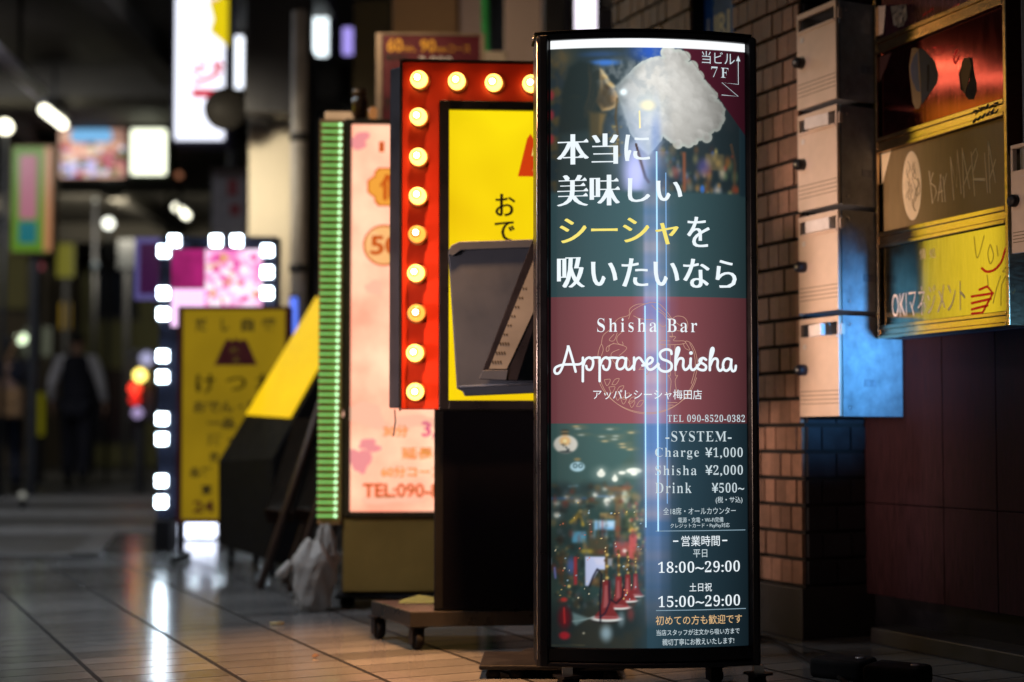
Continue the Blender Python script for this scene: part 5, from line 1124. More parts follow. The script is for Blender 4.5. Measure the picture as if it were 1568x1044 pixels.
# ================================================================== BULB FRAMED PINK DISPLAY
D6 = 7.6; K6 = D6 / F
LS = thing('bulb_framed_sign', (at(332, 560, D6).x, D6, 0), 0, 'tall pink display framed by square white lamps, behind the yellow stand sign', 'light sign')
def lx(px): return (px - 332) * K6
def lz(py): return at(332, py, D6).z
MB().b2(lx(242), lx(424), 0.0, 0.12, lz(795), lz(362)).build('cabinet', pbr('navy_cabinet', (0.012, 0.016, 0.035), 0.3), LS, 0.006)
MB().b2(lx(262), lx(313), -0.012, -0.001, lz(442), lz(382)).build('display', glow('magenta_display', (196, 40, 130), 0.8, var=0.5, scale=7), LS); MB().b2(lx(262), lx(313), -0.012, -0.001, lz(500), lz(442.5)).build('display', glow('pink_white_display', (252, 206, 250), 1.3), LS)
MB().b2(lx(313.5), lx(401), -0.014, -0.001, lz(500), lz(382)).build('display', glow('pink_display', (255, 228, 252), 1.25, scale=9, col2=(226, 96, 176)), LS)
pr_ = random.Random(12)
for nm, cc, n_ in (('white_motif', (255, 250, 255), 26), ('gold_motif', (226, 170, 96), 12), ('rose_motif', (226, 70, 160), 16)):
    gm_ = glow(nm, cc, 1.1, sample=False)
    for k in range(n_):
        a, b_ = pr_.uniform(318, 396), pr_.uniform(392, 470); r_ = pr_.uniform(2, 7); MB().prism([(lx(a + r_ * math.cos(t)), -0.0165 - 0.0002 * k, lz(b_ + r_ * pr_.uniform(0.5, 1.2) * math.sin(t))) for t in (2 * math.pi * q / 9 for q in range(9))], (0, 0.0001, 0)).build('motif', gm_, LS)
lamp = glow('white_square_lamp', (222, 241, 255), 24.0)
l0 = MB()
for qa in (-0.0145, 0.0145):
    for qb in (-0.0155, 0.0155): l0.prism([(qa + a, -0.03, qb + b_) for a, b_ in rrect(-0.0115, 0.0115, -0.0125, 0.0125, 0.006)], (0, 0.018, 0))
l0 = l0.build('lamp', lamp, LS)
lampcup = MB().b2(-0.034, 0.034, -0.0118, 0.0, -0.036, 0.036).build('lamp_cup', steel, l0)
pos = [(250, y) for y in (385, 449, 481, 545, 577, 641, 672, 736, 768)] + [(266, 369), (330, 369), (362, 369), (409, 384), (409, 417), (409, 449), (409, 481), (409, 545), (409, 577), (409, 641), (409, 672), (409, 736), (409, 768)] + [(a_, y) for a_ in (302, 338) for y in (545, 577, 641, 672, 736, 768)]
for i, (a, b_) in enumerate(pos):
    o = l0 if i == 0 else copy_tree(l0, LS); o.location = (lx(a), 0, lz(b_))
MB().b2(lx(238), lx(262), 0.0, 0.2, 0.0, lz(797)).build('foot', black, LS, 0.004); MB().b2(lx(402), lx(426), 0.0, 0.2, 0.0, lz(797)).build('foot', black, LS, 0.004)
# low white light box behind the legs
LL = thing('floor_light_box', gnd(305, 826), 0, 'low white glowing box on the ground behind the yellow sign legs', 'light box')
MB().b2(-0.17, 0.085, 0, 0.1, 0.012, 0.115).build('box', glow('white_floor_box', (222, 230, 255), 4.0), LL, 0.008); MB().b2(-0.18, 0.095, 0.004, 0.11, 0.0, 0.0115).build('base', black, LL)
# dark purple board with a lavender rim
PBd = thing('menu_board', (at(268, 560, 8.8).x, 8.8, 0), 0, 'dark purple board with a lavender rim behind the white lamps', 'menu board')
KQ = 8.8 / F; q_ = lambda px: (px - 268) * KQ; qz = lambda py: at(268, py, 8.8).z
MB().b2(q_(212), q_(326), 0, 0.05, qz(450), qz(372)).build('panel', glow('purple_panel', (58, 20, 62), 0.8), PBd); fr = MB()
for x0, x1, z0, z1 in ((q_(205), q_(212), qz(458), qz(364)), (q_(326), q_(333), qz(458), qz(364)), (q_(212), q_(326), qz(372), qz(364)), (q_(212), q_(326), qz(458), qz(450))): fr.b2(x0, x1, -0.01, 0.055, z0, z1)
fr.build('rim', glow('lavender_rim', (96, 90, 150), 0.7), PBd); MB().b2(q_(262), q_(276), 0.01, 0.04, -0.03, qz(458)).build('post', black, PBd)
# ================================================================== LEANING YELLOW SIGN
LSg = thing('leaning_sign', gnd(385, 870), 0, 'black box sign leaning back with a bright yellow top panel', 'leaning sign')
o_ = Vector(LSg.location); A, B, C_, D_ = at(334, 706, 6.65) - o_, at(417, 702, 6.2) - o_, at(548, 470, 6.3) - o_, at(486, 452, 6.75) - o_
lowA, lowB = at(334, 832, 6.65) - o_, at(417, 862, 6.2) - o_
th = Vector((0.15, 0.06, 0))
pbx = MB(); pts = [lowA, A, D_, C_, B, lowB]
sh = [p + th for p in pts]
pbx.add(pts + sh, [(0, 1, 4, 5), (1, 2, 3, 4), (6, 11, 10, 7), (7, 10, 9, 8), (5, 4, 10, 11), (4, 3, 9, 10), (0, 6, 7, 1), (1, 7, 8, 2), (2, 8, 9, 3), (0, 5, 11, 6)])
pbx.build('body', pbr('black_box_body', (0.008, 0.007, 0.008), 0.7, spec=0.12), LSg, 0.006)
nrm = (D_ - A).cross(B - A).normalized(); nrm = -nrm if nrm.y > 0 else nrm
u0 = A + (D_ - A) * 0.27 + (B - A) * 0.03; u1 = B + (C_ - B) * 0.26 - (B - A) * 0.06; 
u2 = B + (C_ - B) * 0.985 - (B - A) * 0.06; u3 = A + (D_ - A) * 0.985 + (B - A) * 0.03
MB().prism([p + nrm * 0.004 for p in (u0, u1, u2, u3)], nrm * 0.006).build('lit_panel', glow('bright_yellow_panel', (255, 206, 8), 1.05, var=0.12, scale=4, rough=0.75, base=0.0), LSg, 0.003)
v0 = u3 + (u1 - u0) * 0.45 - (D_ - A) * 0.16; MB().prism([v0 + nrm * 0.0105, v0 + (u1 - u0) * 0.22 - (D_ - A) * 0.03 + nrm * 0.0105, v0 + (u1 - u0) * 0.42 + (D_ - A) * 0.08 + nrm * 0.0105, v0 + (u1 - u0) * 0.2 + (D_ - A) * 0.1 + nrm * 0.0105], nrm * 0.002).build('hot_spot', glow('white_hot_spot', (255, 250, 236), 2.2), LSg)  # bright spot on the panel, added as a white glowing patch
for c in (lowA + Vector((0.06, 0, 0)), lowB + Vector((-0.01, 0.04, 0)), lowB + Vector((0.12, 0.1, 0)), lowA + Vector((0.17, 0.04, 0))):
    wm_, fm_ = MB(), MB(); caster(wm_, fm_, (c.x, c.y, 0), 0.036, 0.2); k_ = fm_.build('caster', black, LSg); wm_.build('wheel', rubber, k_)
    MB().b2(c.x - 0.012, c.x + 0.012, c.y - 0.012, c.y + 0.012, 0.075, max(0.09, c.z + 0.02)).build('bracket', black, LSg)
# folded wooden boards leaning behind it
brown = pbr('dark_brown_timber', (0.05, 0.022, 0.014), 0.5); greyp = pbr('grey_menu_card', (0.20, 0.19, 0.17), 0.6)
for j, (dxp, lab, Yd) in enumerate(((0, 'brown framed folding board leaning between the black box and green bars', 5.75), (46, 'second brown folding board half hidden behind the green light bars', 5.65))):
    e = thing('folding_board', at(400 + dxp, 890, Yd) * 1.0, 0, lab, 'folding board', 'folding menu boards'); e.location.z = 0; oo = Vector(e.location)
    f = lambda px, py, dy=0.0: at(px + dxp, py, Yd + dy) - oo
    for a, b_, dy in (((398, 893), (502, 585), 0.0), ((436, 893), (540, 585), 0.16)):
        p0, p1 = f(*a, dy), f(*b_, dy); p0.z = 0.0
        MB().tube([p0, p1], 0.017, 4).build('leg', brown, e)
    cd = MB().prism([f(430, 782, 0.05), f(408, 778, 0.02), f(452, 640, 0.02), f(486, 640, 0.12), f(444, 782, 0.12)], (0.006, 0.012, 0)); cd.build('card', greyp, e)
    MB().prism([f(410, 800, 0.02), f(404, 780, 0.02), f(446, 785, 0.14), f(446, 800, 0.14)], (0.01, 0.03, 0)).build('ledge', brown, e)

# ================================================================== HANGING AND DISTANT SIGNS
white_sign = glow('white_sign_lit', (238, 244, 255), 2.2)
def box_sign(name, px0, py0, px1, py1, Yd, mat, label, cat, depth=0.15, rim=None, rimw=6, post=None, group=None, r=0.0):
    """lit box sign with a dark rim; post: 'wall', 'deck' or 'ground'"""
    cxp = (px0 + px1) / 2; e = thing(name, (at(cxp, 560, Yd).x, Yd, 0), r, label, cat, group); k = Yd / F
    x = lambda p: (p - cxp) * k; z = lambda p: at(cxp, p, Yd).z
    MB().prism([(a, -0.004, b_) for a, b_ in rrect(x(px0 + rimw), x(px1 - rimw), z(py1 - rimw), z(py0 + rimw), min(0.03, k * 3))], (0, 0.02, 0)).build('sign_face', mat, e)
    MB().b2(x(px0), x(px1), 0.003, depth, z(py1), z(py0)).build('casing', rim or dark_grey, e, 0.01)
    if post == 'ground': MB().b2(-0.04, 0.04, depth * 0.4, depth * 0.4 + 0.08, -0.03, z(py1)).build('post', dark_grey, e)
    if post == 'deck':
        for q in (px0 + 8, px1 - 8): MB().tube([(x(q), depth * 0.5, z(py0) - 0.01), (x(q), depth * 0.5, max(z(py0) + 0.05, 4.36))], 0.015, 6).build('hanger', dark_grey, e)
    if post == 'wall': MB().b2(x(px1) - 0.02, x(px1) + 0.9, depth * 0.3, depth * 0.6, z(py0) - 0.16, z(py0) - 0.11).build('bracket', dark_grey, e)
    return e, x, z
e, x, z = box_sign('hanging_sign', 258, -70, 346, 220, 12.0, glow('white_lilac_lit', (236, 240, 255), 1.7), 'big white vertical lit sign with pink characters, hanging upper left', 'hanging sign', 0.3, pbr('violet_rim', (0.10, 0.09, 0.16), 0.5), 6, 'wall')
pinkl = glow('hot_pink_letters', (226, 20, 60), 0.9, sample=False); magl = glow('magenta_letters', (236, 80, 200), 0.9, sample=False)
letters('ジ', (x(288), x(340), z(130), z(94)), pinkl, e, 'heavy', -0.012); letters('ー', (x(290), x(340), z(150), z(136)), pinkl, e, 'heavy', -0.012); letters('タ', (x(285), x(338), z(10), z(-30)), magl, e, 'heavy', -0.012)
MB().prism([(x(a), -0.008, z(b_)) for a, b_ in ((314, 0), (345, -6), (345, 72), (326, 56), (316, 48), (322, 30))], (0, 0.003, 0)).build('yellow_shape', glow('yellow_shape_lit', (232, 206, 20), 1.0, sample=False), e)
box_sign('hanging_sign', 348, 52, 372, 138, 13.0, white_sign, 'narrow white lit strip sign right of the big hanging sign', 'hanging sign', 0.2, None, 3, 'wall')
RSn = thing('round_sign', (at(345, 165, 9.0).x, 9.0, 0), 0, 'dark round sign sticking out from the dark signboard', 'round sign'); zc_ = at(345, 166, 9.0).z
MB().lathe([(0.134, 0), (0.139, 0.008), (0.134, 0.02), (0.02, 0.024)], 40, (0, 0, zc_), 'y').build('disc', pbr('dark_sign_back', (0.008, 0.007, 0.006), 0.7, spec=0.2), RSn); MB().tube([(0.0, 0.03, zc_ - 0.02), (0.3, 0.06, zc_ - 0.08)], 0.02, 10).build('bracket', dark_grey, RSn)
e, x, z = box_sign('hanging_sign', 372, -80, 468, 172, 8.9, pbr('dark_navy_panel', (0.006, 0.007, 0.014), 0.5), 'unlit dark vertical signboard above the pale pillar', 'signboard', 0.25, None, 4, 'wall')
e, x, z = box_sign('hanging_sign', 462, -60, 502, 88, 12.6, glow('white_cyan_lit', (236, 250, 255), 2.0), 'white lit sign with a notched lower corner near the top', 'hanging sign', 0.2, None, 2, 'wall')
MB().prism([(x(a), -0.012, z(b_)) for a, b_ in ((460, -60), (471, -60), (471, 12), (463, 22), (466, 60), (475, 90), (460, 90))], (0, 0.005, 0)).build('dark_cutout', black, e)
box_sign('hanging_sign', 520, 40, 540, 86, 12.8, glow('violet_lit', (176, 160, 250), 1.0), 'small violet lit sign right of the notched white sign', 'hanging sign', 0.15, None, 2, 'wall')
e, x, z = box_sign('hanging_sign', 878, -40, 918, 52, 6.9, glow('lilac_white_lit', (250, 240, 255), 1.6), 'small white lit sign just above the poster sign', 'hanging sign', 0.12, None, 3, 'wall')
e, x, z = box_sign('shop_sign', 192, 193, 256, 272, 17.0, glow('warm_white_square', (250, 255, 226), 2.2), 'square white lit sign under the overhead deck', 'shop sign', 0.3, pbr('green_rim', (0.06, 0.08, 0.03), 0.5), 5, 'deck')
e, x, z = box_sign('shop_sign', 84, 196, 190, 274, 17.2, glow('mixed_lit', (250, 200, 170), 0.9, scale=2.4, col2=(150, 110, 100)), 'colourful lit sign with blue and pink patches beside the white square sign', 'shop sign', 0.3, None, 2, 'deck')
for a, b_, c, d_2, m in ((104, 198, 168, 218, glow('sky_blue_patch', (120, 180, 226), 1.1, sample=False)), (90, 245, 146, 270, glow('lilac_patch', (196, 190, 236), 1.1, sample=False)), (150, 235, 186, 268, glow('rose_patch', (214, 110, 130), 0.8, sample=False)), (96, 222, 140, 240, glow('salmon_patch', (250, 176, 156), 1.0, sample=False))):
    MB().prism([(p, -0.012, q) for p, q in rrect(x(a), x(c), z(d_2), z(b_), 0.06)], (0, 0.004, 0)).build('patch', m, e)
pr_ = random.Random(4)
for k, cc in enumerate(((250, 190, 160), (140, 90, 80), (230, 230, 250), (190, 60, 80), (250, 230, 200), (90, 110, 60))):
    gm_ = glow('sign_motif', cc, 0.95, sample=False)
    for n_ in range(9):
        a, b_ = pr_.uniform(92, 184), pr_.uniform(218, 268); r_ = pr_.uniform(2, 6); MB().prism([(x(a + r_ * 1.4 * math.cos(t)), -0.014 - 0.0003 * (k * 9 + n_), z(b_ + r_ * math.sin(t))) for t in (2 * math.pi * q / 8 for q in range(8))], (0, 0.0001, 0)).build('motif', gm_, e)
e, x, z = box_sign('banner_sign', 12, 222, 78, 388, 15.0, glow('lime_banner', (100, 148, 30), 0.6), 'lime green vertical banner with a pink middle', 'banner sign', 0.2, pbr('tan_rim', (0.25, 0.15, 0.09), 0.5), 3, 'ground')
MB().b2(x(27), x(53), -0.02, -0.005, z(335), z(238)).build('pink_field', glow('pink_field', (196, 120, 140), 0.6, sample=False), e); MB().b2(x(27), x(53), -0.02, -0.005, z(372), z(340)).build('teal_field', glow('teal_field', (20, 120, 130), 0.6, sample=False), e); MB().b2(x(65), x(76), -0.02, -0.005, z(384), z(226)).build('side_field', glow('peach_field', (206, 140, 90), 0.6, sample=False), e)
# fluorescent tubes under the deck
def deck_tube(pa, ya, pb, yb, label):
    a, b_ = at(*pa, ya), at(*pb, yb); e = thing('tube_light', (a + b_) / 2, 0, label, 'tube light', 'tube lights under the deck'); m_ = (a + b_) / 2
    MB().tube([a - m_, b_ - m_], 0.05, 10).build('tube', glow('tube_light_lit', (255, 252, 226), 4.5), e)
    MB().tube([a - m_ + Vector((0, 0, 0.08)), b_ - m_ + Vector((0, 0, 0.08))], 0.06, 6).build('batten', dark_grey, e)
    MB().tube([Vector((0, 0, 0.1)), Vector((0, 0, 4.36 - m_.z))], 0.015, 6).build('rod', dark_grey, e)
deck_tube((68, 168), 13.6, (96, 190), 14.8, 'bright tube light nearest under the deck, upper left'); deck_tube((270, 317), 20.8, (286, 330), 22.0, 'small distant tube light under the deck above the lamps')
RL_ = thing('deck_rail', at(30, 118, 12), 0, 'pale pipe sloping under the deck at the top left', 'pipe'); a, b_ = at(-60, 30, 9.9), at(62, 142, 13.0); MB().tube([a - RL_.location, b_ - RL_.location], 0.07, 8).build('pipe', pbr('pale_pipe', (0.5, 0.45, 0.48), 0.5), RL_); MB().tube([Vector((0, 0, 0)), Vector((0, 0, 4.4 - RL_.location.z))], 0.02, 6).build('hanger', dark_grey, RL_)
# street lamps and small lights far away
def ball_lamp(px, py, Yd, r, mat, label, cat='lamp', gz=-0.03, lk=None):
    p_ = at(px, py, Yd); e = thing('street_light', (p_.x, p_.y, 0), 0, label, cat, 'far small lights'); MB().lathe([(r * 0.3, -r * 0.95), (r * 0.8, -r * 0.6), (r, 0), (r * 0.8, r * 0.6), (r * 0.3, r * 0.95)], 14, (0, 0, p_.z)).build('globe', mat, e)
    MB().tube([(0, 0.02, gz), (0, 0.02, p_.z - r * 0.9)], 0.03, 8).build('post', dark_grey, e)
    return e
wl_ = glow('small_white_globe', (250, 252, 236), 3.0); ball_lamp(8, 194, 14.5, 0.075, glow('warm_white_globe', (255, 250, 220), 5.0), 'bright white globe at the left edge over the banner'); ball_lamp(166, 342, 19, 0.075, wl_, 'white globe lamp above the walking person'); ball_lamp(33, 518, 18, 0.07, glow('greenish_globe', (220, 240, 200), 2.6), 'greenish white globe between the two people'); ball_lamp(274, 268, 19, 0.045, glow('brown_globe', (170, 110, 80), 0.8), 'dim brown globe below the hanging sign')
ball_lamp(146, 306, 22, 0.04, glow('dim_white_globe', (150, 150, 140), 0.8), 'faint white globe left of the lamps'); ball_lamp(354, 28, 14, 0.05, glow('dim_lime_globe', (140, 140, 40), 0.7), 'dim lime globe beside the big hanging sign'); ball_lamp(360, 4, 14, 0.06, glow('violet_globe', (110, 80, 230), 1.1), 'violet globe at the top by the big hanging sign')
ball_lamp(62, 408, 20, 0.05, glow('dim_rose_globe', (150, 70, 80), 0.6), 'dim rose globe low under the lime banner'); ball_lamp(146, 405, 21, 0.05, glow('dim_cool_globe', (130, 140, 140), 0.7), 'dim cool white globe above the walking person, lower one'); ball_lamp(258, 240, 20, 0.08, glow('deep_blue_globe', (20, 70, 130), 0.8), 'deep blue globe just right of the square white sign'); ball_lamp(34, 758, 12.5, 0.03, glow('dim_road_globe', (160, 160, 150), 0.7), 'tiny pale light low on the road at left')
# signal post with yellow, red and white lights
SGp = thing('signal_post', (at(212, 575, 16).x, 16.0, 0), 0, 'small post with yellow, red and white lights left of the lamps', 'signal post')
for px, py, r, m in ((218, 575, 0.07, glow('amber_signal', (255, 226, 110), 4.0)), (210, 595, 0.07, glow('red_signal', (255, 60, 40), 2.2)), (210, 612, 0.06, glow('red_signal_low', (240, 40, 30), 1.2)), (214, 632, 0.06, glow('lilac_signal', (190, 170, 220), 0.9)), (228, 550, 0.08, glow('pale_signal', (190, 190, 230), 0.8))):
    p_ = at(px, py, 16) - Vector(SGp.location); MB().lathe([(0.2 * r, -r), (0.85 * r, -r * 0.5), (r, 0), (0.85 * r, r * 0.5), (0.2 * r, r)], 12, (p_.x, -0.1, p_.z)).build('light', m, SGp)
MB().b2(-0.12, 0.2, 0, 0.25, at(212, 645, 16).z, at(212, 535, 16).z).build('case', dark_grey, SGp, 0.02); MB().b2(-0.05, 0.05, 0.05, 0.15, -0.03, at(212, 645, 16).z).build('post', dark_grey, SGp)

# ================================================================== BUILDINGS ON THE RIGHT BEYOND THE PILLARS
def column(px0, px1, Yd, mat, label, ztop=3.2, name='pillar', dep=0.5, z0=0.0, cat='pillar'):
    a, b_ = at(px0, 300, Yd).x, at(px1, 300, Yd).x; e = thing(name, ((a + b_) / 2, Yd, 0), 0, label, cat); w_ = (b_ - a) / 2
    MB().b2(-w_, w_, 0, dep, z0, ztop).build('shaft', mat, e, 0.01); MB().b2(-w_ - 0.02, w_ + 0.02, -0.02, dep + 0.02, z0, z0 + 0.18).build('foot', mat, e, 0.01)
    return e
beige = pbr('beige_plaster', (0.50, 0.45, 0.36), 0.7, var=0.1, scale=2); pinkish = pbr('pinkish_plaster', (0.42, 0.33, 0.32), 0.7, var=0.12, scale=2); tan = pbr('tan_plaster', (0.36, 0.22, 0.11), 0.7, var=0.15, scale=2)
column(380, 446, 9.3, beige, 'broad pale beige pillar behind the lamp framed sign', 3.4); column(446, 470, 9.9, pbr('grey_plaster', (0.16, 0.15, 0.145), 0.7), 'narrow grey pillar right of the beige pillar', 3.4)
column(600, 700, 8.2, tan, 'tan plaster pillar behind the red price board', 3.2); column(540, 598, 9.0, pbr('dark_olive_plaster', (0.09, 0.075, 0.04), 0.8), 'dark olive pillar left of the tan pillar', 3.4); column(704, 742, 8.0, pinkish, 'slim pale column right of the tan pillar', 3.2); column(772, 832, 7.4, pinkish, 'pinkish grey pillar between bulb sign and poster sign', 3.2)
column(832, 868, 6.9, black, 'black column behind the poster sign left edge', 3.2); column(866, 940, 7.9, pinkish, 'pale pink wall pier above the poster sign', 3.2)
for px, lab in ((458, 'pale grey drainpipe left of the green light bars'), ):
    p_ = at(px, 300, 8.6); e = thing('drainpipe', (p_.x, p_.y, 0), 0, lab, 'pipe'); MB().tube([(0, 0, 0), (0, 0, 3.2)], 0.05, 12).build('pipe', pbr('pale_grey_pipe', (0.42, 0.40, 0.38), 0.5), e)
    for z_ in (0.6, 1.6, 2.4): MB().lathe([(0.058, 0), (0.058, 0.05)], 12, (0, 0, z_)).build('clamp', dark_grey, e)
e = thing('blue_glow', (at(449, 480, 8.2).x, 8.2, 0), 0, 'blue glowing strip between the pale pillar and drainpipe', 'glowing strip'); MB().b2(-0.02, 0.02, 0, 0.04, at(449, 512, 8.2).z, at(449, 455, 8.2).z).build('tube', glow('blue_strip', (90, 120, 235), 1.4), e, 0.006); MB().b2(-0.03, 0.03, 0.041, 0.06, 0, at(449, 450, 8.2).z).build('post', dark_grey, e)  # blue glow on the pipe, put in as a glowing strip
gp = at(748, 40, 6.6); e = thing('green_pipe', (gp.x, gp.y, 0), 0, 'green vertical pipe right of the red price board', 'pipe'); MB().tube([(0, 0, 0), (0, 0, 1.72), (0.03, 0, 1.8), (0, 0, 1.95), (-0.02, 0, 2.9)], 0.022, 10).build('pipe', pbr('green_pipe_paint', (0.02, 0.18, 0.05), 0.4), e); MB().b2(-0.08, 0.09, -0.03, 0.05, at(748, 92, 6.6).z - 0.03, at(748, 80, 6.6).z).build('valve', pbr('tan_valve', (0.3, 0.25, 0.2), 0.5), e, 0.008)
# dark facade closing the view behind them
FC = thing('dark_facade', W(2.3, -1.9), WROT, 'dark shop facade behind the row of signs', 'building'); fm = pbr('dark_facade_paint', (0.022, 0.020, 0.018), 0.7, var=0.4, scale=1.2)
MB().b2(-11.0, 0.2, 0.0, 2.0, -0.03, 4.2).build('wall', fm, FC)
for k in range(7):
    w1_ = MB().b2(-10.5 + 1.5 * k, -9.4 + 1.5 * k, -0.03, -0.001, 0.7, 2.6).build('window', pbr('shop_glass', (0.02, 0.022, 0.03), 0.1), FC); MB().b2(-10.56 + 1.5 * k, -9.34 + 1.5 * k, -0.05, -0.031, 2.605, 2.68).build('window_frame', dark_grey, w1_)
# far side street buildings
def far_building(x0, x1, y, h, mat, label, seed, lit=0.3):
    e = thing('distant_building', ((x0 + x1) / 2, y, 0), 0, label, 'building'); hw = (x1 - x0) / 2; r = random.Random(seed)
    MB().b2(-hw, hw, 0, 6, -0.03, h).build('wall', mat, e); MB().b2(-hw - 0.1, hw + 0.1, -0.15, 6, h + 0.002, h + 0.25).build('roof', dark_grey, e)
    nx = max(2, int(hw * 2 / 1.6)); dim = [glow('dim_window', (70, 66, 40), 0.5), pbr('dark_window', (0.02, 0.025, 0.04), 0.1), glow('blue_window', (26, 36, 70), 0.6), glow('shop_window', (96, 92, 80), 0.6)]
    for i in range(nx):
        for j in range(int(h / 2.6)):
            xx = -hw + (i + 0.5) * hw * 2 / nx; zz = 0.5 + j * 2.6; m = dim[r.randrange(4)] if r.random() < lit + 0.3 else dim[1]
            wv_ = MB().b2(xx - 0.5, xx + 0.5, -0.04, -0.001, zz, zz + 1.5).build('window', m, e); MB().b2(xx - 0.56, xx + 0.56, -0.08, -0.041, zz - 0.08, zz - 0.002).build('sill', dark_grey, wv_)
    return e
far_building(-14.5, -9.2, 28, 8, pbr('far_brown', (0.12, 0.10, 0.075), 0.8), 'dark distant building at the far left', 1); far_building(-9.1, -6.3, 30, 9, pbr('far_olive', (0.15, 0.15, 0.07), 0.8), 'distant building with dim yellow banners behind the walking person', 2, 0.5); far_building(-6.2, -2.6, 27, 9, pbr('far_navy', (0.06, 0.07, 0.13), 0.8), 'dark blue distant building behind the lamp framed sign', 3, 0.2); far_building(-2.5, 3.0, 25, 9, pbr('far_grey', (0.05, 0.05, 0.055), 0.8), 'grey distant building behind the pillars', 4, 0.2)
e, x, z = box_sign('banner_sign', 84, 372, 112, 425, 24.0, glow('dim_yellow_banner', (120, 116, 26), 0.6), 'dim yellow banner left above the walking person', 'banner sign', 0.1, None, 1, 'ground', 'far yellow banners'); e, x, z = box_sign('banner_sign', 90, 462, 108, 505, 24.5, glow('amber_banner', (140, 110, 10), 0.6), 'amber banner just left of the walking person head', 'banner sign', 0.1, None, 1, 'ground', 'far yellow banners'); e, x, z = box_sign('banner_sign', 52, 600, 70, 668, 19.0, glow('low_yellow_banner', (100, 96, 10), 0.55), 'low yellow banner between the two people', 'banner sign', 0.1, None, 1, 'ground', 'far yellow banners')
e, x, z = box_sign('shop_sign', 178, 366, 206, 412, 22.0, glow('grey_sign_lit', (90, 92, 90), 0.6), 'dim grey sign left of the purple board', 'shop sign', 0.1, None, 1, 'ground'); e, x, z = box_sign('shop_sign', 36, 500, 78, 546, 23.0, glow('pale_sign_lit', (96, 100, 84), 0.5), 'pale shop light behind the greenish globe', 'shop sign', 0.1, None, 1, 'ground'); e, x, z = box_sign('shop_sign', 320, 255, 378, 370, 12.5, pbr('pale_notice', (0.30, 0.27, 0.29), 0.6), 'pale upright notice board left of the beige pillar', 'notice board', 0.1, None, 3, 'ground')
for a, b_, c, d_2 in ((346, 275, 362, 300), (350, 312, 366, 330)): MB().b2(x(a), x(c), -0.012, -0.005, z(d_2), z(b_)).build('red_mark', pbr('red_mark', (0.3, 0.04, 0.05), 0.6), e)

# ================================================================== PEOPLE
def skin_mesh(name, joints, bones, mat, parent, sub=2, root=0):
    me = bpy.data.meshes.new(name); me.from_pydata([j[0] for j in joints], bones, []); o = bpy.data.objects.new(name, me); COL.objects.link(o); o.parent = parent
    s = o.modifiers.new('skin', 'SKIN'); s.use_smooth_shade = True
    for i, j in enumerate(joints):
        sv = me.skin_vertices[0].data[i]; r = j[1]; sv.radius = r if isinstance(r, tuple) else (r, r); sv.use_root = (i == root)
    m = o.modifiers.new('sub', 'SUBSURF'); m.levels = sub; m.render_levels = sub; me.materials.append(mat)
    return o
skin_m = pbr('skin', (0.38, 0.22, 0.15), 0.55, var=0.08); hair_m = pbr('black_hair', (0.01, 0.009, 0.008), 0.5); navy = pbr('navy_cloth', (0.012, 0.013, 0.024), 0.85); shirt_m = pbr('white_shirt_cloth', (0.80, 0.80, 0.86), 0.8, var=0.08); shoe_m = pbr('black_shoe', (0.01, 0.01, 0.01), 0.35)
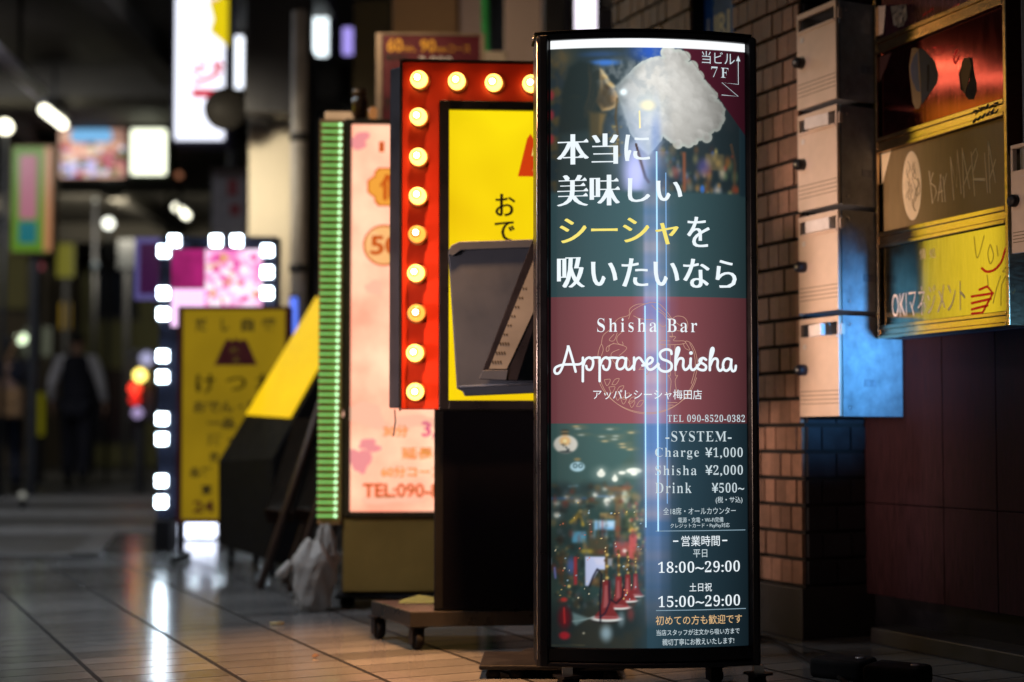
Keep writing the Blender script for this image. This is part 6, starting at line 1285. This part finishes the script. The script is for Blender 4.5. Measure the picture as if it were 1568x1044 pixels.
def person(loc, rz, h, label, vest, shirt, trous, bend, step, hairlong=False):
    e = thing('person', loc, rz, label, 'person'); k = h / 1.75
    V = lambda x, y, z: (x * k, y * k, z * k)
    # local -y is the direction faced
    HL, HR = V(0.09, 0, 0.90), V(-0.09, 0, 0.90); KL, KR = V(0.10, -step, 0.49), V(-0.10, step * 0.4, 0.48); AL, AR = V(0.10, -step * 1.2 + 0.05, 0.08), V(-0.10, step * 1.6, 0.10)
    SL, SR = V(0.185, 0.0, 1.43), V(-0.185, 0.0, 1.43); EL, ER = V(0.27, 0.03, 1.16), V(-0.27, 0.03, 1.16); WL, WR = V(0.29, -0.05 - bend, 0.93 + bend), V(-0.29, -0.03 - bend, 0.92 + bend)
    j = [(V(0, 0, 0.95), (0.15 * k, 0.11 * k)), (V(0, 0, 1.15), (0.14 * k, 0.10 * k)), (V(0, 0.01, 1.36), (0.16 * k, 0.105 * k)), (V(0, 0.005, 1.47), 0.062 * k), (V(0, -0.005, 1.535), 0.052 * k), (V(0, -0.025, 1.62), (0.078 * k, 0.092 * k)), (V(0, -0.01, 1.70), (0.072 * k, 0.085 * k)),
         (SL, 0.058 * k), (EL, 0.042 * k), (WL, 0.028 * k), (SR, 0.058 * k), (ER, 0.042 * k), (WR, 0.028 * k), (HL, 0.092 * k), (KL, 0.06 * k), (AL, 0.04 * k), (HR, 0.092 * k), (KR, 0.06 * k), (AR, 0.04 * k)]
    b_ = [(0, 1), (1, 2), (2, 3), (3, 4), (4, 5), (5, 6), (2, 7), (7, 8), (8, 9), (2, 10), (10, 11), (11, 12), (0, 13), (13, 14), (14, 15), (0, 16), (16, 17), (17, 18)]
    for s_, w_, wi in ((1, WL, 9), (-1, WR, 12)):       # palm, four fingers, thumb
        Wv = Vector(w_); pm = Wv + Vector((0.004 * s_, -0.01, -0.075)) * k; j.append((tuple(pm), (0.018 * k, 0.03 * k))); pi = len(j) - 1; b_.append((wi, pi))
        for q, (dy, ln) in enumerate(((-0.03, 0.07), (-0.01, 0.078), (0.01, 0.073), (0.028, 0.058))):
            a = pm + Vector((0, dy, -0.03)) * k; c = a + Vector((-0.006 * s_, -0.006, -ln * 0.5)) * k; d_3 = c + Vector((-0.016 * s_, -0.004, -ln * 0.5)) * k
            n0 = len(j); j += [(tuple(a), 0.0095 * k), (tuple(c), 0.0085 * k), (tuple(d_3), 0.007 * k)]; b_ += [(pi, n0), (n0, n0 + 1), (n0 + 1, n0 + 2)]
        a = Wv + Vector((-0.004 * s_, -0.035, -0.045)) * k; c = a + Vector((-0.01 * s_, -0.022, -0.04)) * k; n0 = len(j); j += [(tuple(a), 0.011 * k), (tuple(c), 0.009 * k)]; b_ += [(pi, n0), (n0, n0 + 1)]
    # nose, ears
    for p_, r in ((V(0, -0.125, 1.615), 0.012 * k), (V(0.082, -0.005, 1.625), 0.016 * k), (V(-0.082, -0.005, 1.625), 0.016 * k)): j.append((p_, r)); b_.append((5, len(j) - 1))
    skin_mesh('body', j, b_, skin_m, e)
    # clothes follow the same joints
    def cl(name, idx, grow, mat, extra=()):
        mp = {i: n for n, i in enumerate(idx)}; jj = []
        for i in idx:
            r = j[i][1]; r = r if isinstance(r, tuple) else (r, r); jj.append((j[i][0], (r[0] + grow * k, r[1] + grow * k)))
        return skin_mesh(name, jj, [(mp[a], mp[c]) for a, c in b_ if a in mp and c in mp], mat, e)
    cl('trousers', [0, 13, 14, 15, 16, 17, 18], 0.03, trous); cl('shirt', [1, 2, 3, 7, 8, 9, 10, 11, 12], 0.014, shirt)
    if vest: vv = [(V(0, 0, 0.88), (0.20 * k, 0.15 * k)), (V(0, 0, 1.10), (0.185 * k, 0.145 * k)), (V(0, 0.01, 1.33), (0.205 * k, 0.150 * k)), (V(0, 0.012, 1.44), (0.20 * k, 0.125 * k)), (V(0, 0.012, 1.50), (0.12 * k, 0.08 * k))]; skin_mesh('waistcoat', vv, [(0, 1), (1, 2), (2, 3), (3, 4)], vest, e)
    skin_mesh('collar', [(V(0, 0.0, 1.465), 0.072 * k), (V(0, -0.003, 1.505), 0.066 * k)], [(0, 1)], shirt, e)
    hr = [(V(0, 0.03, 1.60), (0.072 * k, 0.065 * k)), (V(0, 0.02, 1.67), (0.088 * k, 0.092 * k)), (V(0, -0.005, 1.745), (0.07 * k, 0.085 * k))]
    if hairlong: hr = [(V(0, 0.05, 1.48), (0.075 * k, 0.04 * k))] + hr
    skin_mesh('hair', hr, [(i, i + 1) for i in range(len(hr) - 1)], hair_m, e)
    eye = MB()
    for s_ in (-1, 1): eye.lathe([(0.003 * k, -0.012 * k), (0.011 * k, 0), (0.003 * k, 0.012 * k)], 10, V(0.03 * s_, -0.108, 1.635)); 
    eye.build('eyes', ink, e); MB().box(V(0, -0.112, 1.568), (0.045 * k, 0.01, 0.008)).build('mouth', pbr('lip_skin', (0.25, 0.09, 0.07), 0.5), e)
    for p_ in (AL, AR):
        MB().lathe([(0.03, 0.0), (0.048, 0.004), (0.05, 0.03), (0.042, 0.075), (0.035, 0.11)], 14, (0, 0, 0)).build('shoe', shoe_m, e, matrix=Matrix.Translation((p_[0], p_[1] - 0.035, p_[2] - 0.08 * k)) @ Matrix.Diagonal((0.9, 2.3, 0.95, 1)))
    return e
p_ = gnd(116, 744); person((p_.x, p_.y, -0.026), R(185), 1.72 * (p_.y / 15.6), 'person in dark waistcoat and white sleeves walking away', navy, shirt_m, navy, 0.04, 0.10)
p_ = gnd(8, 752); P2_ = person((p_.x, p_.y, -0.026), R(200), 1.62 * (p_.y / 14.6), 'person in dark clothes with a tan shoulder bag at the left edge', None, navy, navy, 0.02, 0.10, True)
BG = thing('shoulder_bag', (at(14, 612, p_.y - 0.3).x, p_.y - 0.3, 0), 0, 'tan shoulder bag carried by the person at the left edge', 'bag'); tanm = pbr('tan_leather', (0.36, 0.20, 0.09), 0.6); zc = at(14, 614, p_.y - 0.3).z
MB().b2(-0.19, 0.14, -0.07, 0.07, zc - 0.18, zc + 0.13).build('bag_body', tanm, BG, 0.03, 3); MB().b2(-0.185, 0.135, -0.078, -0.0702, zc - 0.02, zc + 0.12).build('flap', tanm, BG, 0.004); MB().tube([(-0.12, 0, zc + 0.12), (-0.05, 0.05, zc + 0.45), (0.02, 0.22, zc + 0.72), (0.0, 0.36, zc + 0.76)], 0.018, 6).build('strap', tanm, BG)
